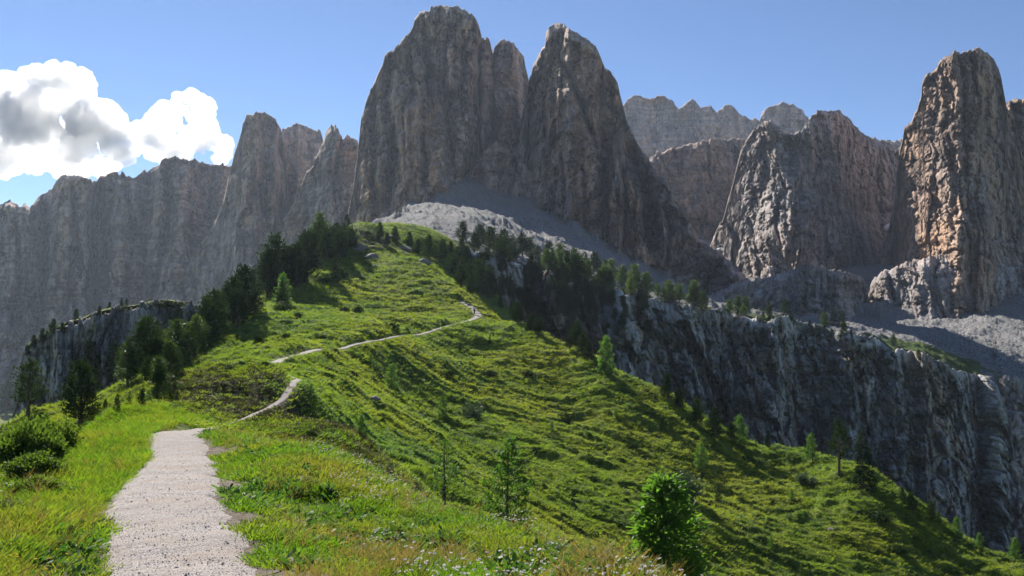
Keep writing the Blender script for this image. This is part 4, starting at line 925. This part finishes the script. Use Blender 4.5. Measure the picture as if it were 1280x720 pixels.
if hp is not None:
    hk = bpy.data.objects.new('person', None); COL.objects.link(hk); hk.location = hp; hk.rotation_euler = (0, 0, .5)
    tag(hk, 'hiker in a pale shirt and dark trousers at the bend of the path', 'person')
    V = [(0,0,.95),(0,.01,1.2),(0,.0,1.42),(0,0,1.52),(0,-.01,1.60),(0,0,1.70),(-.2,0,1.42),(-.27,-.02,1.15),(-.25,-.12,.92),(.2,0,1.42),(.27,.02,1.15),(.25,-.1,.95),(-.1,0,.88),(-.11,-.12,.5),(-.11,-.02,.08),(-.11,-.16,.03),(.1,0,.88),(.11,.08,.5),(.11,.2,.08),(.11,.08,.03)]
    E = [(0,1),(1,2),(2,3),(3,4),(4,5),(2,6),(6,7),(7,8),(2,9),(9,10),(10,11),(0,12),(12,13),(13,14),(14,15),(0,16),(16,17),(17,18),(18,19)]
    Rr = [.15,.14,.15,.055,.095,.085,.07,.05,.035,.07,.05,.035,.10,.07,.045,.04,.10,.07,.045,.04]
    body = skin_body('body', V, E, Rr, M_skin, hk)
    skin_body('shirt', [(0,0,.98),(0,.01,1.2),(0,0,1.43),(-.2,0,1.43),(-.26,-.02,1.2),(.2,0,1.43),(.26,.02,1.2)], [(0,1),(1,2),(2,3),(3,4),(2,5),(5,6)], [.165,.155,.165,.085,.07,.085,.07], M_shirt, hk)
    skin_body('trousers', [(0,0,.97),(-.1,0,.88),(-.11,-.12,.5),(-.11,-.02,.12),(.1,0,.88),(.11,.08,.5),(.11,.2,.12)], [(0,1),(1,2),(2,3),(0,4),(4,5),(5,6)], [.165,.12,.085,.065,.12,.085,.065], M_trouser, hk)
    skin_body('hair', [(0,.03,1.66),(0,.01,1.72)], [(0,1)], [.10,.09], M_hair, hk)
    skin_body('backpack', [(0,.2,1.1),(0,.22,1.4)], [(0,1)], [.14,.13], M_pack, hk)

# ------------------------------------------------------------------ grass and herbs (stuff, instanced)
PROTO = bpy.data.collections.new('plant_sources')
def tuft(name, seed, nbl, h, spread, width, lean, mat, extra=None):
    r = np.random.default_rng(seed); g = Geo()
    az = r.uniform(0, 6.28, nbl); q = r.uniform(0, 1, nbl) ** .5 * spread
    B = np.c_[np.cos(az) * q, np.sin(az) * q, np.full(nbl, -.02)]
    az2 = az + r.normal(0, .8, nbl); le = lean * r.uniform(.3, 1.3, nbl)
    D_ = unit(np.c_[np.cos(az2) * le, np.sin(az2) * le, np.ones(nbl)]); Sd = unit(np.cross(D_, rvec(r, nbl)))
    L = h * r.uniform(.5, 1.1, nbl)
    g.blades(B, D_, Sd, L * .62, width * r.uniform(.7, 1.3, nbl))
    mid = B + D_ * (L * .6)[:, None]; D2 = unit(D_ + np.c_[np.cos(az2), np.sin(az2), -.2 * np.ones(nbl)] * .55)
    g.blades(mid, D2, Sd, L * .5, width * r.uniform(.5, .9, nbl))
    me = g.mesh(name, mat)
    if extra:
        m2, fn = extra; g2 = Geo(); fn(g2, r); 
        k = len(me.polygons)
        allm = raw_mesh(name, np.concatenate(g.V + [v for v in g2.V]), np.concatenate(g.Q + [q_ + g.n for q_ in g2.Q]), mat)
        allm.materials.append(m2); allm.polygons.foreach_set('material_index', np.r_[np.zeros(k, np.int32), np.ones(len(allm.polygons) - k, np.int32)])
        me = allm
    o = bpy.data.objects.new(name, me); PROTO.objects.link(o); return o
def flower(n_, h, s_, ):
    def fn(g, r):
        for _ in range(n_):
            c = np.array([r.normal() * .06, r.normal() * .06, h * r.uniform(.7, 1.05)]); a = r.uniform(0, 6.28, 6)
            D_ = unit(np.c_[np.cos(a), np.sin(a), r.uniform(.0, .9, 6)]); g.blades(np.tile(c, (6, 1)), D_, unit(np.cross(D_, rvec(r, 6))), np.full(6, s_), np.full(6, s_ * .8))
    return fn
def col_of(name, objs):
    c = bpy.data.collections.new(name)
    for o in objs: c.objects.link(o)
    return c
C_near = col_of('near_tufts', [tuft('grass_tuft', s, 26, .17, .11, .011, .75, M_grass) for s in (1, 2, 3)] + [tuft('grass_tuft', 4, 16, .22, .10, .010, .5, M_grass)])
C_short = col_of('short_tufts', [tuft('short_tuft', s, 24, .10, .13, .012, 1.0, M_grass) for s in (5, 6, 7)])
C_dry = col_of('dry_tufts', [tuft('dry_tuft', s, 12, .30, .08, .007, .45, M_straw) for s in (8, 9)])
C_herb = col_of('herb_tufts', [tuft('herb', s, 16, .14, .10, .05, 1.3, M_leafy) for s in (10, 11, 12)])
C_flow = col_of('flower_tufts', [tuft('flower', s, 10, .18, .07, .012, .6, M_grass, (M_petal, flower(3, .22, .014))) for s in (13, 14)])
C_yel = col_of('yellow_tufts', [tuft('flower', s, 10, .18, .07, .012, .6, M_grass, (M_yellow, flower(3, .22, .014))) for s in (15, 16)])
C_far = col_of('far_tufts', [tuft('far_tuft', s, 11, .45, .32, .075, 1.0, M_grassfar) for s in (17, 18, 19)])
C_lush = col_of('lush_tufts', [tuft('lush_tuft', s, 12, .38, .30, .07, 1.0, M_lush) for s in (27, 28)])
C_heath = col_of('heath_tufts', [tuft('heath_tuft', s, 16, .30, .28, .055, 1.1, M_heath) for s in (20, 21)])
C_alp = col_of('shrub_tufts', [tuft('alp_tuft', s, 14, .42, .30, .12, 1.2, M_leafy) for s in (22, 23)])

def lush_mask(x, y):
    return np.clip(sstep(.1, .6, fbm(x * .03, y * .03, 4, .5, 81)) * .5 + np.exp(-(((x + 10.5 + (y - 62) * -.42) / 3.2) ** 2 + ((y - 62) / 13) ** 2)) * 1.2 + np.exp(-(((x + 40) / 16) ** 2 + ((y - 130) / 30) ** 2)) * .6, 0, 1)
def scatter(name, coll, X_, Y_, scl, label, cat):
    Z_, D_, W_ = ground_h(X_, Y_); P = np.c_[X_, Y_, Z_].astype(np.float32); n_ = len(P)
    me = bpy.data.meshes.new(name); me.vertices.add(n_); me.vertices.foreach_set('co', P.ravel())
    a = me.attributes.new('scl', 'FLOAT', 'POINT'); a.data.foreach_set('value', scl.astype(np.float32))
    a = me.attributes.new('rot', 'FLOAT_VECTOR', 'POINT')
    rv = np.c_[rng.normal(0, .15, n_), rng.normal(0, .15, n_), rng.uniform(0, 6.28, n_)].astype(np.float32); a.data.foreach_set('vector', rv.ravel())
    o = link(name, me); tag(o, label, cat, kind='stuff')
    ng = bpy.data.node_groups.new(name, 'GeometryNodeTree')
    ng.interface.new_socket('Geometry', in_out='INPUT', socket_type='NodeSocketGeometry'); ng.interface.new_socket('Geometry', in_out='OUTPUT', socket_type='NodeSocketGeometry')
    a_ = ng.nodes.new('NodeGroupInput'); b_ = ng.nodes.new('NodeGroupOutput'); ip = ng.nodes.new('GeometryNodeInstanceOnPoints'); ci = ng.nodes.new('GeometryNodeCollectionInfo')
    ci.inputs[0].default_value = coll; ci.inputs[1].default_value = True; ci.inputs[2].default_value = True
    ip.inputs['Pick Instance'].default_value = True
    def at(nm, typ):
        x = ng.nodes.new('GeometryNodeInputNamedAttribute'); x.data_type = typ; x.inputs[0].default_value = nm; return x.outputs[0]
    er = ng.nodes.new('FunctionNodeEulerToRotation'); ng.links.new(at('rot', 'FLOAT_VECTOR'), er.inputs[0])
    ng.links.new(a_.outputs[0], ip.inputs['Points']); ng.links.new(ci.outputs[0], ip.inputs['Instance']); ng.links.new(er.outputs[0], ip.inputs['Rotation']); ng.links.new(at('scl', 'FLOAT'), ip.inputs['Scale'])
    ng.links.new(ip.outputs[0], b_.inputs[0])
    md = o.modifiers.new('instances', 'NODES'); md.node_group = ng
    return o
def fan(n_, r0, r1, a0=-36, a1=36, power=0.):
    t = rng.uniform(math.radians(a0), math.radians(a1), n_); k_ = rng.uniform(0, 1, n_)
    r_ = np.exp(np.log(r0) + (np.log(r1) - np.log(r0)) * k_) if power == 0 else (r0 ** power + (r1 ** power - r0 ** power) * k_) ** (1 / power)
    return np.sin(t) * r_, np.cos(t) * r_, r_
def keep_off_path(x, y, m=0.):
    D_, _, W_ = path_dist(x, y); return D_ - W_ * (1.0 + np.clip(x + 1.9 + y * .30, 0, 1) * np.maximum(fbm(x * .9, y * .9, 4, .6, 61) + .12, 0) * 2.2 * (y < 32) + .25 * fbm(x * 1.2, y * 1.2, 3, .6, 6)) > m
# the bank left of the path is rough and yellowish, the right side is short turf
x, y, r_ = fan(90000, 4.2, 46, -38, 36, .6); k = keep_off_path(x, y) & ~((r_ > 26) & (path_dist(x, y)[0] < 1.0)); x, y, r_ = x[k], y[k], r_[k]
side = x + 1.9 + y * .30                                     # positive: right of the path
pt = fbm(x * .35, y * .35, 4, .6, 3)
lf = side < 0
grow = .85 + sstep(10, 45, r_) * .8
k = lf; scatter('grass', C_near, x[k], y[k], (rng.uniform(.6, 1.25, k.sum()) * (1.0 + pt[k] * .6)) * grow[k], 'rough green and yellow grass covering the bank left of the path', 'grass')
k = ~lf & (pt > -.32); scatter('grass', C_short, x[k], y[k], (rng.uniform(.6, 1.25, k.sum()) * (1.05 + pt[k] * 1.2)) * grow[k], 'short bright green turf covering the slope right of the path', 'grass')
x, y, r_ = fan(9000, 4.5, 44, -38, 36, .6); k = keep_off_path(x, y, .15) & ((fbm(x * .5, y * .5, 3, .6, 9) > .05) | (x < -3 - y * .3)); x, y = x[k], y[k]
scatter('dry_grass', C_dry, x, y, rng.uniform(.5, 1.1, len(x)), 'dry yellow grass stalks among the near turf', 'grass')
x, y, r_ = fan(16000, 4.5, 40, -38, 36, .6); k = keep_off_path(x, y, .1) & (fbm(x * .45, y * .45, 4, .6, 19) > .05); x, y = x[k], y[k]
scatter('herbs', C_herb, x, y, rng.uniform(.5, 1.2, len(x)), 'broad-leaved herbs growing through the near turf', 'herbs')
x, y, r_ = fan(14000, 6, 40, -38, 36, .6); s_ = x + 1.9 + y * .30
k = keep_off_path(x, y, .3) & (s_ > 3.2) & (s_ < 9) & (fbm(x * .6, y * .6, 3, .6, 29) > .18) & (rng.uniform(0, 1, len(x)) < .8); x, y = x[k], y[k]
scatter('white_flowers', C_flow, x, y, rng.uniform(.7, 1.3, len(x)), 'small white flowers along the crest of the near slope', 'flowers')
x, y, r_ = fan(2200, 5, 30, -38, 36, .6); k = keep_off_path(x, y, .2) & (fbm(x * .6, y * .6, 3, .6, 39) > .1); x, y = x[k], y[k]
scatter('yellow_flowers', C_yel, x, y, rng.uniform(.6, 1.1, len(x)), 'small yellow flowers dotted in the near turf', 'flowers')
# hill turf
x, y, r_ = fan(330000, 38, 300, -36, 36); dd_ = path_dist(x, y); k = dd_[0] - dd_[2] > np.where(r_ < 76, .10, .62)
z0 = base_h(x, y); k &= (z0 > -45); x, y, r_ = x[k], y[k], r_[k]
hm = heath_mask(x, y, 0); q = rng.uniform(0, 1, len(x)); lm = fbm(x * .09, y * .09, 4, .6, 44)
kh = hm > q * .9 + .12; ka = ~kh & (lm > .16) & (q > .5)
gs = (.45 + .55 * sstep(40, 200, r_)) 
kl = ~kh & ~ka & (lush_mask(x, y) > rng.uniform(.1, 1, len(x))); scatter('lush_grass', C_lush, x[kl], y[kl], rng.uniform(.5, 1.1, kl.sum()) * gs[kl], 'bright light green grass on the ribs and flank of the hill', 'grass')
k = ~kh & ~ka & ~kl; scatter('hill_grass', C_far, x[k], y[k], rng.uniform(.45, 1.15, k.sum()) * gs[k] * 1.15, 'tussocky grass covering the hill and the spur', 'grass')
scatter('heather', C_heath, x[kh], y[kh], rng.uniform(.5, 1.2, kh.sum()) * gs[kh] * 1.1, 'brownish heather and bilberry patches on the knoll and hill', 'heather')
scatter('dwarf_shrubs', C_alp, x[ka], y[ka], rng.uniform(.4, 1.1, ka.sum()) * gs[ka], 'low leafy alpine shrubs between the grass tussocks', 'shrubs')

# ------------------------------------------------------------------ cloud
def cloud():
    r = np.random.default_rng(5); Yc = 7000; k_ = Yc / F
    blobs = []
    outline = [(-30,118,40),(10,112,36),(40,100,26),(62,92,20),(80,98,24),(98,112,26),(120,138,28),(140,160,26),(20,150,44),(60,150,48),(100,165,42),(-40,160,50),(0,190,34),(50,190,38),(95,190,34),
               (165,168,24),(190,158,24),(210,145,22),(228,132,18),(238,124,13),(248,140,20),(258,158,20),(270,180,18),(240,172,30),(200,180,30),(160,190,28),(278,192,14),(225,195,24),(130,200,26),(20,208,16),(70,208,14)]
    g = Geo(); bm = bmesh.new()
    for (u, v, rr) in outline:
        for j in range(3):
            a, b = r.uniform(-.4, .4, 2) * rr
            x, y, z = sight(u + a, v + b, Yc + r.uniform(-1, 1) * rr * k_ * .9); s_ = rr * k_ * r.uniform(.55, .8)
            m_ = Matrix.Translation((float(x), float(y), float(z))) @ Matrix.Diagonal((s_, s_, s_ * .9, 1))
            bmesh.ops.create_icosphere(bm, subdivisions=3, radius=1, matrix=m_)
    me = bpy.data.meshes.new('cloud'); bm.to_mesh(me); bm.free()
    o = link('cloud', me); o['kind'] = 'structure'; o['label'] = 'white cumulus cloud with a grey underside at the left'
    rm = o.modifiers.new('r', 'REMESH'); rm.mode = 'VOXEL'; rm.voxel_size = 15; rm.use_smooth_shade = True
    for i, (sz, st) in enumerate(((240, 150), (80, 66), (30, 34))):
        tx_ = bpy.data.textures.new('billow%d' % i, 'CLOUDS'); tx_.noise_scale = sz; tx_.noise_depth = 2; tx_.noise_type = 'SOFT_NOISE'
        dm = o.modifiers.new('d%d' % i, 'DISPLACE'); dm.texture = tx_; dm.strength = st; dm.mid_level = .5; dm.texture_coords = 'GLOBAL'
    m = N('cloud'); pv = m.n('VolumePrincipled'); pv.inputs['Color'].default_value = (1, 1, 1, 1); pv.inputs['Anisotropy'].default_value = .55
    pv.inputs['Density'].default_value = .008; pp_ = m.n('NewGeometry').outputs['Position']; m.l(m.math('MULTIPLY', m.ramp(m.noise(pp_, .0055, 5, .62), [(.34, .45), (.60, 1.)]), .013), pv.inputs['Density']); m.l(pv.outputs[0], m.out.inputs['Volume']); me.materials.append(m.m)
cloud()
# ------------------------------------------------------------------ haze
def haze():
    bm = bmesh.new(); bmesh.ops.create_cube(bm, size=1)
    me = bpy.data.meshes.new('haze'); bm.to_mesh(me); bm.free()
    o = link('haze', me); o.scale = (7200, 7200, 620); o.location = (0, 0, 500 - 310 + 0)
    o['kind'] = 'stuff'; o['label'] = 'thin blue mountain haze filling the valley'; o['category'] = 'haze'
    m = N('haze'); pv = m.n('VolumePrincipled'); pv.inputs['Color'].default_value = (.66, .78, 1, 1); pv.inputs['Anisotropy'].default_value = .35
    pv.inputs['Density'].default_value = .000042; m.l(pv.outputs[0], m.out.inputs['Volume']); me.materials.append(m.m)
haze()
dgx = bpy.context.evaluated_depsgraph_get()
print('TRIS', sum(sum(len(p.vertices) - 2 for p in []) or len(m.loops) - 2 * len(m.polygons) for m in bpy.data.meshes if m.users))
